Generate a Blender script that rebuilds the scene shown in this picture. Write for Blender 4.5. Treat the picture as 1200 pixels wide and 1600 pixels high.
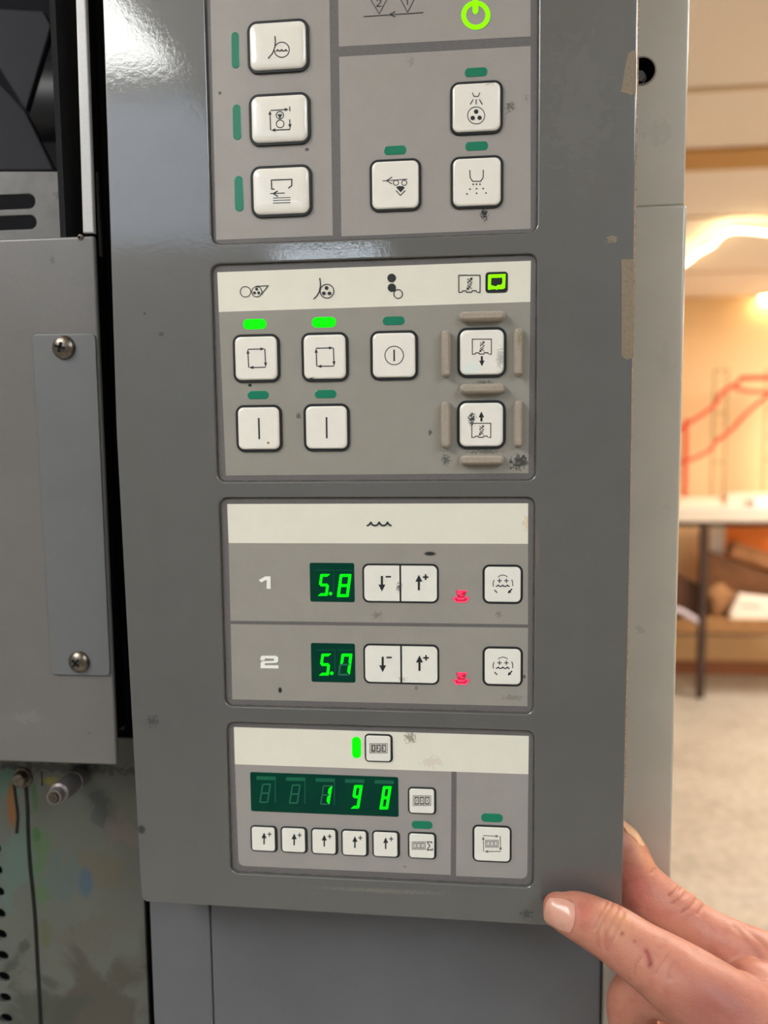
import bpy, bmesh, math, random
import numpy as np
from mathutils import Vector, Matrix
from mathutils.bvhtree import BVHTree
random.seed(7)
S = bpy.context.scene
for o in list(bpy.data.objects): bpy.data.objects.remove(o)
COL = S.collection
PI = math.pi
# ------------------------------------------------------------------ camera
# columns: panel X, panel down, into the panel, in camera axes (right, down, forward)
RC = np.array([[0.99397, 0.010655, 0.109141], [-0.000051, 0.995313, -0.096703], [-0.10966, 0.096114, 0.989311]])
FPX = 1300.0
CAM = np.array([0.0, -0.39, 1.6])
def cam2w(v):
    v = np.array(v, float); return np.array([v @ RC[:, 0], v @ RC[:, 2], -(v @ RC[:, 1])])
def ray(x, y): return cam2w([(x-600)/FPX, (y-800)/FPX, 1.0])
def at(x, y, Y=0.0):
    d = ray(x, y); t = (Y-CAM[1])/d[1]; return CAM + d*t
def atz(x, y, z):
    d = ray(x, y); t = (z-CAM[2])/d[2]; return CAM + d*t
cd = bpy.data.cameras.new('camera'); cam = bpy.data.objects.new('camera', cd); COL.objects.link(cam)
r_, d_, f_ = cam2w([1, 0, 0]), cam2w([0, 1, 0]), cam2w([0, 0, 1])
m = Matrix.Identity(4)
for i in range(3):
    m[i][0] = r_[i]; m[i][1] = -d_[i]; m[i][2] = -f_[i]; m[i][3] = CAM[i]
cam.matrix_world = m
cd.sensor_fit = 'HORIZONTAL'; cd.sensor_width = 36.0; cd.lens = FPX/1200*36.0
cd.clip_start = 0.01; cd.clip_end = 60
cd.dof.use_dof = True; cd.dof.focus_distance = 0.385; cd.dof.aperture_fstop = 8.5
S.camera = cam
# ------------------------------------------------------------------ world, exposure
S.view_settings.view_transform = 'Standard'; S.view_settings.look = 'None'
S.view_settings.gamma = 1; S.view_settings.use_curve_mapping = False
S.view_settings.exposure = 0.0
w = bpy.data.worlds.new('world'); S.world = w; w.use_nodes = True
w.node_tree.nodes['Background'].inputs[0].default_value = (0.8, 0.9, 1.0, 1)
w.node_tree.nodes['Background'].inputs[1].default_value = 0.3
FRONT = 14.4      # emission of the neutral ceiling panels behind the camera
REAR = 34.0       # emission of the warm ceiling lamps and the added fill panel over the far room

# ------------------------------------------------------------------ materials
def lin(c):
    out = []
    for v in c[:3]:
        v = v/255.0
        out.append(v/12.92 if v <= 0.04045 else ((v+0.055)/1.055)**2.4)
    return tuple(out)+(1.0,)
def mat(name, col, rough=.5, metal=0, spec=.5, coat=0, var=None, bump=None, spots=(), emit=None, es=0, sss=0, croug=.1, fine=None):
    """var=(scale, colour, amount), bump=(scale, strength, distance), spots=list of (px,py,rx,ry,colour,strength,noise,Y)"""
    M = bpy.data.materials.new(name); M.use_nodes = True
    nt = M.node_tree; N = nt.nodes; L = nt.links; b = N['Principled BSDF']
    def inp(k, v): b.inputs[k].default_value = v
    inp('Base Color', lin(col)); inp('Roughness', rough); inp('Metallic', metal); inp('Specular IOR Level', spec)
    inp('Coat Weight', coat); inp('Coat IOR', 1.65 if coat > .95 else 1.5); inp('Coat Roughness', croug)
    if emit is not None: inp('Emission Color', lin(emit)); inp('Emission Strength', es)
    if sss:
        inp('Subsurface Weight', sss); inp('Subsurface Radius', (1.0, .35, .2)); inp('Subsurface Scale', .004)
    cur = None
    geo = N.new('ShaderNodeNewGeometry')
    def mix(fac, a, colr):
        mx = N.new('ShaderNodeMix'); mx.data_type = 'RGBA'
        if isinstance(fac, float): mx.inputs[0].default_value = fac
        else: L.new(fac, mx.inputs[0])
        if a is None: mx.inputs[6].default_value = lin(col)
        else: L.new(a, mx.inputs[6])
        mx.inputs[7].default_value = lin(colr)
        return mx.outputs[2]
    def math_(op, a, b_=None, c=None, clamp=False):
        n = N.new('ShaderNodeMath'); n.operation = op; n.use_clamp = clamp
        for i, v in enumerate((a, b_, c)):
            if v is None: continue
            if isinstance(v, (int, float)): n.inputs[i].default_value = v
            else: L.new(v, n.inputs[i])
        return n.outputs[0]
    def noise(scale, det=4, dist=0.0):
        n = N.new('ShaderNodeTexNoise'); n.inputs['Scale'].default_value = scale; n.inputs['Detail'].default_value = det
        n.inputs['Distortion'].default_value = dist
        L.new(geo.outputs['Position'], n.inputs['Vector']); return n.outputs['Fac']
    if var:
        for v in (var if isinstance(var, list) else [var]):
            f = math_('MULTIPLY', math_('SMOOTH_MIN', math_('MULTIPLY_ADD', noise(v[0]), 4.0, -1.6, clamp=True), 1.0, .1, clamp=True), float(v[2]), clamp=True)
            cur = mix(f, cur, v[1])
    for (px, py, rx, ry, c, st, ns, Y) in spots:
        p = at(px, py, Y); k = np.linalg.norm(at(px+10, py, Y)-p)/10
        sub = N.new('ShaderNodeVectorMath'); sub.operation = 'SUBTRACT'; L.new(geo.outputs['Position'], sub.inputs[0])
        sub.inputs[1].default_value = tuple(p)
        mu = N.new('ShaderNodeVectorMath'); mu.operation = 'MULTIPLY'; L.new(sub.outputs[0], mu.inputs[0])
        mu.inputs[1].default_value = (1/(rx*k), 0, 1/(ry*k))
        le = N.new('ShaderNodeVectorMath'); le.operation = 'LENGTH'; L.new(mu.outputs[0], le.inputs[0])
        fall = math_('MULTIPLY_ADD', le.outputs['Value'], -1.0, 1.0, clamp=True)
        if ns:
            nn = math_('MULTIPLY_ADD', noise(ns, 5, .6), 1.0, -.5)
            fall = math_('MULTIPLY_ADD', math_('ADD', math_('MULTIPLY', fall, .9), math_('MULTIPLY', nn, 2.2)), 4.0, -1.3, clamp=True)
            fall = math_('MULTIPLY', fall, math_('LESS_THAN', le.outputs['Value'], 1.0))
        else:
            fall = math_('MULTIPLY', fall, 2.5, clamp=True)
        cur = mix(math_('MULTIPLY', fall, float(st)), cur, c)
    if cur is not None: L.new(cur, b.inputs['Base Color'])
    if bump:
        bl = bump if isinstance(bump, list) else [bump]; last = None
        for (sc, stg, dist) in bl:
            bn = N.new('ShaderNodeBump'); bn.inputs['Strength'].default_value = stg; bn.inputs['Distance'].default_value = dist
            L.new(noise(sc, 3), bn.inputs['Height'])
            if last: L.new(last, bn.inputs['Normal'])
            last = bn.outputs[0]
        L.new(last, b.inputs['Normal'])
        if coat: L.new(last, b.inputs['Coat Normal'])
    return M

# ------------------------------------------------------------------ object helpers
WL = {}
def root(name, label, cat, loc, group=None):
    o = bpy.data.objects.new(name, None); COL.objects.link(o); o.location = tuple(loc); o.empty_display_size = .02
    o['label'] = label; o['category'] = cat
    if group: o['group'] = group
    WL[o] = np.array([float(v) for v in loc]); return o
def tag(o, label, cat, group=None):
    o['label'] = label; o['category'] = cat
    if group: o['group'] = group
    return o
def mk(name, geom, material, parent=None, smooth=False, recalc=True, label=None, kind=None, sharp=40, org=None):
    V, F = geom
    V = np.array(V, float)
    c = (V.min(0)+V.max(0))/2 if org is None else np.array(org, float)
    me = bpy.data.meshes.new(name); me.from_pydata([tuple(v) for v in (V-c)], [], [tuple(f) for f in F]); me.update()
    if recalc:
        bm = bmesh.new(); bm.from_mesh(me); bmesh.ops.recalc_face_normals(bm, faces=bm.faces); bm.to_mesh(me); bm.free()
    if smooth:
        me.shade_smooth()
        if hasattr(me, 'set_sharp_from_angle'): me.set_sharp_from_angle(angle=math.radians(sharp))
        for p_ in me.polygons:
            if max(abs(q) for q in p_.normal) > .99995 and len(p_.vertices) >= 3 and p_.area > 2e-6: p_.use_smooth = False
    mats = material if isinstance(material, (list, tuple)) else [material]
    for mm in mats: me.materials.append(mm)
    o = bpy.data.objects.new(name, me); COL.objects.link(o)
    if parent is not None:
        o.parent = parent; o.location = tuple(c-WL[parent])
    else: o.location = tuple(c)
    WL[o] = c
    if label: o['label'] = label
    if kind: o['kind'] = kind
    return o
def join(*gs):
    V = []; F = []
    for v, f in gs:
        n = len(V); V += [tuple(p) for p in v]; F += [tuple(i+n for i in q) for q in f]
    return V, F
def box(x0, x1, y0, y1, z0, z1, bev=0.0, seg=2):
    bm = bmesh.new(); bmesh.ops.create_cube(bm, size=1)
    for v in bm.verts: v.co = ((x0+x1)/2+v.co.x*(x1-x0), (y0+y1)/2+v.co.y*(y1-y0), (z0+z1)/2+v.co.z*(z1-z0))
    if bev: bmesh.ops.bevel(bm, geom=bm.edges[:], offset=bev, segments=seg, profile=.5, affect='EDGES')
    V = [tuple(v.co) for v in bm.verts]; bm.verts.ensure_lookup_table(); F = [[v.index for v in f.verts] for f in bm.faces]
    bm.free(); return V, F
def xform(g, M):
    return [tuple(M @ Vector(v)) for v in g[0]], g[1]
def rround(x0, x1, z0, z1, r, n=6):
    r = max(1e-6, min(r, (x1-x0)/2-1e-6, (z1-z0)/2-1e-6)); P = []
    for cx, cz, a in ((x1-r, z1-r, 0), (x0+r, z1-r, 90), (x0+r, z0+r, 180), (x1-r, z0+r, 270)):
        for i in range(n+1):
            t = math.radians(a+90*i/n); P.append((cx+r*math.cos(t), cz+r*math.sin(t)))
    return P
def round_poly(P, r, n=5):
    out = []; m_ = len(P)
    for i in range(m_):
        a, b, c = [np.array(P[j % m_], float) for j in (i-1, i, i+1)]
        rr = r[i] if isinstance(r, (list, tuple)) else r
        if rr <= 0: out.append(tuple(b)); continue
        u = (a-b)/np.linalg.norm(a-b); v = (c-b)/np.linalg.norm(c-b)
        for k in range(n+1):
            t = k/n; p0 = b+u*rr; p1 = b+v*rr
            out.append(tuple((1-t)**2*p0+2*t*(1-t)*b+t*t*p1))
    return out
def loft(loops, cap0=True, cap1=True):
    """loops of world points with equal count"""
    V = []; F = []; n = len(loops[0])
    for l in loops: V += [tuple(p) for p in l]
    for k in range(len(loops)-1):
        for i in range(n):
            j = (i+1) % n; F.append((k*n+i, k*n+j, (k+1)*n+j, (k+1)*n+i))
    if cap0: F.append(tuple(range(n))[::-1])
    if cap1: F.append(tuple((len(loops)-1)*n+i for i in range(n)))
    return V, F
def keycap(x0, x1, z0, z1, r, prof):
    """prof: list of (inset, Y)"""
    return loft([[(x, Y, z) for x, z in rround(x0+i, x1-i, z0+i, z1-i, r-i*.6)] for i, Y in prof])
def plate(outer, holes, yf, t, bev=.0004, res=2):
    cu = bpy.data.curves.new('tmp', 'CURVE'); cu.dimensions = '2D'; cu.fill_mode = 'BOTH'
    for lp in [outer]+list(holes):
        sp = cu.splines.new('POLY'); sp.points.add(len(lp)-1); sp.use_cyclic_u = True
        for p, (x, z) in zip(sp.points, lp): p.co = (x, z, 0, 1)
    cu.extrude = t/2-bev; cu.bevel_depth = bev; cu.offset = -bev; cu.bevel_resolution = res
    o = bpy.data.objects.new('tmp', cu); COL.objects.link(o); dg = bpy.context.evaluated_depsgraph_get(); dg.update()
    me = bpy.data.meshes.new_from_object(o.evaluated_get(dg))
    bm = bmesh.new(); bm.from_mesh(me); bmesh.ops.remove_doubles(bm, verts=bm.verts, dist=1e-6)
    V = [(v.co.x, yf+t/2-v.co.z, v.co.y) for v in bm.verts]; F = [[v.index for v in f.verts] for f in bm.faces]
    bm.free(); bpy.data.objects.remove(o); bpy.data.curves.remove(cu); bpy.data.meshes.remove(me)
    return V, F
def cyl(p0, p1, r0, r1=None, n=20, cap=True, rings=None):
    p0 = np.array(p0, float); p1 = np.array(p1, float); r1 = r0 if r1 is None else r1
    d = p1-p0; d /= np.linalg.norm(d); a = np.cross(d, [0, 0, 1.]) if abs(d[2]) < .9 else np.cross(d, [1., 0, 0])
    a /= np.linalg.norm(a); b = np.cross(d, a)
    prof = rings or [(0, r0), (1, r1)]; loops = []
    for t, r in prof:
        c = p0+(p1-p0)*t
        loops.append([tuple(c+r*(math.cos(2*PI*i/n)*a+math.sin(2*PI*i/n)*b)) for i in range(n)])
    return loft(loops, cap, cap)
def tube(P, r, n=10, radii=None):
    P = [np.array(p, float) for p in P]; loops = []; up = None
    for i, p in enumerate(P):
        d = P[min(i+1, len(P)-1)]-P[max(i-1, 0)]; d /= np.linalg.norm(d)
        if up is None: up = np.cross(d, [0, 0, 1.]) if abs(d[2]) < .9 else np.cross(d, [0, 1., 0])
        a = up-d*(up@d); a /= np.linalg.norm(a); up = a; b = np.cross(d, a)
        rr = radii[i] if radii else r
        loops.append([tuple(p+rr*(math.cos(2*PI*k/n)*a+math.sin(2*PI*k/n)*b)) for k in range(n)])
    return loft(loops)
def smoothpath(P, n=6):
    P = [np.array(p, float) for p in P]; out = []
    for i in range(len(P)-1):
        p0, p1, p2, p3 = P[max(i-1, 0)], P[i], P[i+1], P[min(i+2, len(P)-1)]
        for k in range(n):
            t = k/n; out.append(.5*((2*p1)+(-p0+p2)*t+(2*p0-5*p1+4*p2-p3)*t*t+(-p0+3*p1-3*p2+p3)*t**3))
    out.append(P[-1]); return out
def RR(x0, y0, x1, y1, Y=0.0):
    """image extents at mid height / mid width of an upright rectangle standing at depth Y -> X0,X1,Z0,Z1"""
    mx, my = (x0+x1)/2, (y0+y1)/2
    return at(x0, my, Y)[0], at(x1, my, Y)[0], at(mx, y1, Y)[2], at(mx, y0, Y)[2]
def PX(Y): return (Y-CAM[1])/FPX      # metres per pixel at depth Y (near the axis)

# ---- flat print: lists of primitives in a crop's own pixels, laid on the plane at depth Y
class Print:
    def __init__(s, ox, oy, sc, Y): s.ox, s.oy, s.sc, s.Y = ox, oy, sc, Y; s.V = []; s.F = []; s.k = 0
    def _add(s, pts):
        s.k += 1; n = len(s.V); Y = s.Y-0.000002*(s.k % 12)
        for x, y in pts:
            p = at(s.ox+x/s.sc, s.oy+y/s.sc, s.Y); s.V.append((p[0], Y, p[2]))
        s.F.append(tuple(range(n, n+len(pts)))); return s
    def poly(s, *pts): return s._add(pts)
    def line(s, pts, w, closed=False):
        w = w*1.18
        pts = list(pts); q = pts+[pts[0]] if closed else pts
        for i, ((x0, y0), (x1, y1)) in enumerate(zip(q, q[1:])):
            L_ = math.hypot(x1-x0, y1-y0) or 1; ux, uy = (x1-x0)/L_, (y1-y0)/L_; nx, ny = -uy*w/2, ux*w/2
            e = w/2 if (closed or 0 < i) else 0; g = w/2 if (closed or i < len(q)-2) else 0
            e *= .8; g *= .8
            s._add([(x0-ux*e+nx, y0-uy*e+ny), (x1+ux*g+nx, y1+uy*g+ny), (x1+ux*g-nx, y1+uy*g-ny), (x0-ux*e-nx, y0-uy*e-ny)])
        return s
    def ring(s, cx, cy, r, w, a0=0, a1=360, ry=None):
        n = max(4, int(abs(a1-a0)/10)); ry = ry or r
        A = [math.radians(a0+(a1-a0)*i/n) for i in range(n+1)]
        for t, u in zip(A, A[1:]):
            s._add([(cx+(r+w/2)*math.cos(t), cy+(ry+w/2)*math.sin(t)), (cx+(r+w/2)*math.cos(u), cy+(ry+w/2)*math.sin(u)),
                    (cx+(r-w/2)*math.cos(u), cy+(ry-w/2)*math.sin(u)), (cx+(r-w/2)*math.cos(t), cy+(ry-w/2)*math.sin(t))]); s.k -= 1
        return s
    def disc(s, cx, cy, r): return s._add([(cx+r*math.cos(2*PI*i/24), cy+r*math.sin(2*PI*i/24)) for i in range(24)])
    def arrow(s, p0, p1, w, hl, hw):
        (x0, y0), (x1, y1) = p0, p1; L_ = math.hypot(x1-x0, y1-y0); ux, uy = (x1-x0)/L_, (y1-y0)/L_
        bx, by = x1-ux*hl, y1-uy*hl; s.line([p0, (bx, by)], w)
        return s._add([(x1, y1), (bx-uy*hw/2, by+ux*hw/2), (bx+uy*hw/2, by-ux*hw/2)])
    def wave(s, x0, x1, y, n, h, w):
        d = (x1-x0)/n
        for k in range(-1, n+1):
            pts = []
            for i in range(11):
                t = i/10; q = 2*t-1
                if (k < 0 and t < .5) or (k == n and t > .5): continue
                pts.append((x0+d*(k+t), y-h*(1-math.sqrt(max(0, 1-(q*.97)**2)))))
            s.line(pts, w)
        return s
    def geom(s): return s.V, s.F
def prt(name, P, m_, parent): return mk(name, P.geom(), m_, parent, recalc=False)

# ---- palette
D_SPOTS = [(238, 1127, 16, 14, (48, 48, 48), .85, 900, 0), (221, 1296, 7, 8, (22, 22, 22), 1, 0, 0), (252, 522, 5, 4, (50, 50, 50), .9, 0, 0),
    (226, 490, 3, 3, (50, 50, 50), .9, 0, 0), (930, 300, 40, 36, (80, 79, 76), .35, 300, 0), (823, 1428, 16, 12, (45, 45, 48), .9, 900, 0),
    (955, 375, 13, 7, (150, 130, 100), .9, 900, 0), (905, 165, 80, 160, (100, 99, 96), .25, 200, 0), (600, 1392, 160, 6, (120, 115, 105), .5, 1500, 0),
    (345, 742, 10, 14, (95, 72, 50), .8, 1200, 0), (840, 860, 5, 60, (110, 95, 75), .6, 1600, 0), (260, 300, 90, 80, (84, 83, 81), .4, 120, 0)]
M_bezel = mat('dark_grey_paint', (82, 82, 80), rough=.45, spec=.6, coat=1.0, croug=.04, var=[(60, (77, 77, 75), .5), (1400, (90, 90, 88), .2)],
              bump=[(420, .08, .0003), (1800, .04, .0002)], spots=D_SPOTS)
M_tape = mat('beige_primer', (130, 115, 94), rough=.35, var=(900, (118, 104, 84), .6), bump=(700, .5, .0006))
M_chip = mat('chipped_edge', (205, 170, 135), rough=.4, var=(900, (150, 120, 95), .9), bump=(900, .6, .0005))
M_kborder = mat('keypad_border_grey', (100, 96, 95), rough=.45, var=(700, (90, 86, 84), .5))
M_dirtline = mat('grimy_joint', (70, 66, 62), rough=.8, var=(300, (106, 98, 88), .6))
def face_mat(name, c, c2, spots=()):
    return mat(name, c, rough=.42, spec=.45, coat=.15, croug=.25, var=[(90, c2, .5), (900, c2, .2)], bump=(1500, .05, .0002), spots=spots)
K1 = face_mat('keypad_grey_top', (152, 146, 140), (146, 140, 134), [(643, 97, 9, 12, (130, 123, 115), .6, 800, .002), (797, 168, 15, 12, (90, 82, 72), .85, 900, .002),
    (757, 335, 10, 14, (25, 25, 28), 1, 1500, .002), (480, 234, 4, 3, (50, 50, 50), .9, 0, .002), (344, 146, 3, 3, (50, 50, 50), .9, 0, .002), (822, 155, 8, 8, (120, 112, 102), .6, 800, .002)])
K2 = face_mat('keypad_grey_second', (143, 139, 129), (138, 133, 123), [(672, 676, 5, 8, (50, 50, 50), .8, 1400, .002), (812, 722, 22, 18, (40, 40, 40), .9, 900, .002),
    (697, 718, 12, 15, (70, 70, 68), .8, 1200, .002), (391, 602, 3.5, 3, (15, 15, 15), 1, 0, .002), (467, 650, 7, 8, (60, 60, 60), .8, 1800, .002), (757, 597, 24, 5, (75, 70, 60), .7, 1100, .002),
    (757, 706, 40, 5, (80, 76, 66), .7, 1100, .002)])
K3 = face_mat('keypad_grey_third', (147, 142, 133), (141, 136, 128), [(672, 865, 11, 4, (38, 36, 34), 1, 0, .002), (438, 1078, 3.5, 5.5, (15, 15, 15), 1, 0, .002), (590, 961, 12, 9, (110, 104, 98), .7, 900, .002),
    (779, 960, 8, 8, (115, 108, 100), .7, 900, .002), (650, 1076, 4, 6, (90, 84, 76), .6, 900, .002), (800, 1090, 28, 9, (120, 114, 106), .7, 900, .002), (819, 1057, 3, 4, (60, 60, 60), .8, 0, .002)])
K4 = face_mat('keypad_grey_bottom', (149, 144, 139), (143, 138, 133), [(632, 1353, 4, 4, (110, 100, 92), .6, 900, .002)])
STR = face_mat('off_white_strip', (220, 216, 200), (215, 210, 194), [(642, 1152, 14, 14, (125, 122, 104), .8, 1000, .002), (822, 820, 9, 20, (214, 196, 160), .8, 500, .002), (675, 1190, 26, 14, (208, 198, 180), .7, 500, .002)])
M_cap = mat('off_white_key_plastic', (229, 224, 213), rough=.22, spec=.5, coat=.5, croug=.06, var=(200, (224, 218, 206), .4),
            spots=[(419, 692, 2.5, 2.5, (150, 110, 50), .9, 0, 0), (782, 560, 10, 26, (150, 150, 142), .7, 1500, 0), (737, 655, 9, 18, (40, 40, 42), .95, 1500, 0),
                   (735, 575, 22, 22, (215, 225, 215), .8, 400, 0), (623, 918, 6, 9, (90, 88, 84), .8, 1600, 0), (487, 592, 8, 4, (80, 80, 76), .9, 1600, 0), (766, 130, 9, 6, (190, 184, 172), .7, 800, 0)])
M_capflat = mat('off_white_flat_key', (225, 222, 211), rough=.35, coat=.2, var=(300, (219, 216, 204), .4),
            spots=[(623, 918, 7, 12, (80, 78, 74), .85, 1500, 0), (628, 1062, 10, 6, (150, 146, 138), .6, 1200, 0)])
M_sur = mat('black_rubber_surround', (26, 29, 30), rough=.4, spec=.4)
M_ink = mat('black_print', (26, 28, 30), rough=.5)
M_white = mat('white_print', (235, 232, 224), rough=.45)
M_loff = mat('unlit_green_lens', (0, 116, 86), rough=.3, coat=.2)
M_lon = mat('lit_green_lens', (0, 110, 0), rough=.5, spec=.1, emit=(8, 255, 4), es=1.0)
M_lime = mat('lit_lime_lens', (50, 110, 0), rough=.5, spec=.1, emit=(150, 255, 0), es=1.0)
M_red = mat('lit_red_symbol', (120, 20, 30), rough=.5, spec=.1, emit=(255, 70, 110), es=1.3)
M_redb = mat('red_lens', (120, 24, 40), rough=.5, spec=.1, emit=(205, 20, 55), es=.8)
M_disp = mat('dark_green_display', (0, 58, 42), rough=.3, spec=.15, var=(80, (0, 46, 42), .5))
M_seg = mat('lit_green_segment', (0, 110, 0), rough=.5, spec=.1, emit=(0, 255, 10), es=1.1)
M_unseg = mat('unlit_green_segment', (30, 104, 76), rough=.4)
M_cell = mat('display_cell_edge', (0, 92, 64), rough=.35)
M_rib = mat('grey_beige_rib_plastic', (158, 147, 133), rough=.35, coat=.2, var=(900, (142, 132, 117), .5), spots=[(811, 530, 6, 22, (128, 124, 84), .8, 1200, 0)])
M_steel = mat('screw_steel', (130, 122, 112), rough=.32, metal=1, var=(900, (90, 82, 74), .8), bump=(1500, .2, .0004))
M_dkmetal = mat('dark_metal', (70, 66, 64), rough=.4, metal=.7)
M_black = mat('black_recess', (14, 15, 17), rough=.8, spec=.25)
M_dkint = mat('shaded_interior', (13, 14, 20), rough=.8, spec=.2, var=(8, (9, 10, 15), .8))  # shade inside the opening put into the base colour

# ================================================================== SETTING
ZC = 2.42; YB = 5.12
M_wall = mat('cream_wall_paint', (240, 208, 162), rough=.85, var=(1.5, (236, 200, 152), .5))
M_wallf = mat('grey_wall_paint', (190, 190, 186), rough=.85)
M_ceil = mat('ceiling_tile', (248, 238, 228), rough=.9, var=(.9, (242, 230, 218), .6))
M_floor = mat('worn_concrete', (188, 184, 176), rough=.55, var=[(3.5, (166, 160, 149), .9), (11, (192, 187, 176), .7), (26, (142, 136, 126), .5)], bump=(30, .1, .002))
M_beam = mat('tan_beam_paint', (196, 150, 88), rough=.7)
M_base = mat('brown_baseboard', (150, 98, 66), rough=.7)
def struct(name, g, m_, **k):
    o = mk(name, g, m_, **k); o['kind'] = 'structure'; return o
X0, X1, YF = -2.6, 4.2, -4.6
struct('floor', box(X0-.1, X1+.1, YF-.1, YB+.1, -.1, 0), M_floor)
struct('ceiling', box(X0-.1, X1+.1, YF-.1, YB+.1, ZC, ZC+.1), M_ceil)
struct('wall_back', box(X0-.1, X1+.1, YB, YB+.1, 0, ZC), M_wall)
struct('wall_front', box(X0-.1, X1+.1, YF-.1, YF, 0, ZC), M_wallf)
struct('wall_left', box(X0-.1, X0, YF, YB, 0, ZC), M_wallf)
struct('wall_right', box(X1, X1+.1, YF, YB, 0, ZC), M_wall)
struct('baseboard_back', box(X0, X1, YB-.02, YB, 0, .09, .004), M_base)
# dropped soffit beam over the aisle and the thin tile joint bars
struct('trim_1', box(X0, X1, 2.235, 2.42, ZC-.012, ZC, .002), M_beam)
for n_, yy in ((2, 1.78), (3, 3.05), (4, 4.25)):
    struct('trim_%d' % n_, box(X0, X1, yy, yy+.02, ZC-.006, ZC), mat('tile_joint_%d' % n_, (214, 190, 158), rough=.8))

# ---- ceiling fixtures and added fill panels
def fixture(x0, x1, y0, y1, label, group, emat, fmat):
    t = root('ceiling_light', label, 'ceiling light', ((x0+x1)/2, (y0+y1)/2, ZC), group)
    g = join(box(x0-.03, x0, y0-.03, y1+.03, ZC-.035, ZC-.0005), box(x1, x1+.03, y0-.03, y1+.03, ZC-.035, ZC-.0005),
             box(x0, x1, y0-.03, y0, ZC-.035, ZC-.0005), box(x0, x1, y1, y1+.03, ZC-.035, ZC-.0005))
    mk('frame', g, fmat, t); mk('diffuser', box(x0, x1, y0, y1, ZC-.02, ZC-.002), emat, t); return t
M_fix = mat('white_fixture_metal', (230, 230, 228), rough=.5)
M_E1 = mat('neutral_diffuser', (240, 240, 240), emit=(224, 241, 255), es=FRONT)
M_E0 = mat('warm_white_diffuser', (240, 240, 240), emit=(246, 247, 244), es=FRONT)
M_E2 = mat('warm_diffuser', (255, 230, 190), emit=(255, 243, 227), es=REAR)
fixture(-1.28, -.64, -1.44, -.30, 'square white ceiling light panel above and left of the control panel', None, M_E0, M_fix)
fixture(.72, 1.30, -1.90, -.70, 'square white ceiling light panel above and right of the control panel', None, M_E1, M_fix)
fixture(-.90, -.42, -3.55, -3.28, 'small ceiling light panel far behind the viewer', None, M_E1, M_fix)
fixture(2.3, 2.9, 3.2, 4.4, 'warm ceiling light panel over the far room beside the bench', None, M_E2, M_fix)
fixture(3.3, 3.9, .9, 2.1, 'unseen warm fill panel added over the right of the far room to light under the bench', None, M_E2, M_fix)  # added fill lamp for the wall under the bench
fixture(.76, 1.36, .75, 1.35, 'warm ceiling light panel over the aisle behind the machine', None, M_E2, M_fix)
M_E3 = mat('added_haze_glow', (230, 238, 250), emit=(205, 222, 250), es=2.0)  # added unseen glow, reflects as bluish haze on the bezel's left
fixture(-1.75, -.66, -3.05, -1.56, 'large dim bluish glow panel added above and behind the viewer on the left for a cool haze', None, M_E3, M_fix)
# wavy light tube under the ceiling
zt = ZC-.05
pts = [atz(x, y, zt) for x, y in ((1040, 432), (1073, 410), (1090, 396), (1112, 384), (1126, 369), (1143, 361), (1170, 361), (1200, 364), (1240, 366), (1300, 372))]
t = root('light_tube', 'glowing wavy light tube running under the ceiling of the far room', 'light', (pts[2][0], pts[2][1], ZC))
M_tube = mat('glowing_tube', (255, 240, 200), emit=(255, 226, 170), es=14)
mk('glowing_tube', tube(smoothpath(pts, 5), .008, 10), M_tube, t, smooth=True)
for i in (1, 4, 7): mk('hanger', cyl((pts[i][0], pts[i][1], zt+.008), (pts[i][0], pts[i][1], ZC), .005, n=8), M_fix, t)
p = atz(1205, 466, ZC-.03)
t = root('ceiling_light', 'small round glowing lamp on the ceiling near the back wall', 'ceiling light', (p[0], p[1], ZC))
mk('housing', cyl((p[0], p[1], ZC-.02), (p[0], p[1], ZC), .09, n=24), M_fix, t, smooth=True)
mk('bulb', cyl((p[0], p[1], ZC-.06), (p[0], p[1], ZC-.018), .05, .07, n=24), M_tube, t, smooth=True)

# ================================================================== CONTROL PANEL
TB = .012
def P2(x, y, Y=0): p = at(x, y, Y); return (p[0], p[2])
cp = root('control_panel', 'dark grey printing press control panel with four keypads of white push buttons and green displays', 'control panel', at(590, 1420, .03))
xl, zb = P2(222, 1410); xr, _ = P2(971, 1455)
outer = [(P2(164, 0)[0], 1.93), (P2(164, 500)[0]*.5+xl*.5, 1.6), P2(221, 1409), P2(971, 1453), (P2(985, 800)[0]+.0002, 1.56), (P2(995, 0)[0], 1.93)]
outer = round_poly(outer, [.004, 0, .0045, .0045, 0, .004])
Wn = [(322.5, -140, 841.5, 373), (334, 404, 838.5, 752), (346.5, 777, 835.2, 1110), (357, 1135, 834.8, 1376)]
holes = []
for (a, b, c, d) in Wn:
    holes.append(rround(*RR(a, b, c, d), .0042, 7))
mk('bezel', plate(outer, holes, 0, TB, .0007, 3), M_bezel, cp, smooth=True, sharp=50)
x0, x1, z0, z1 = RR(240, 20, 930, 1375, .035)
mk('mounting_box', box(x0, x1, TB, .037, z0, z1+.1, .002), M_bezel, cp)
YK = .0017
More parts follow.
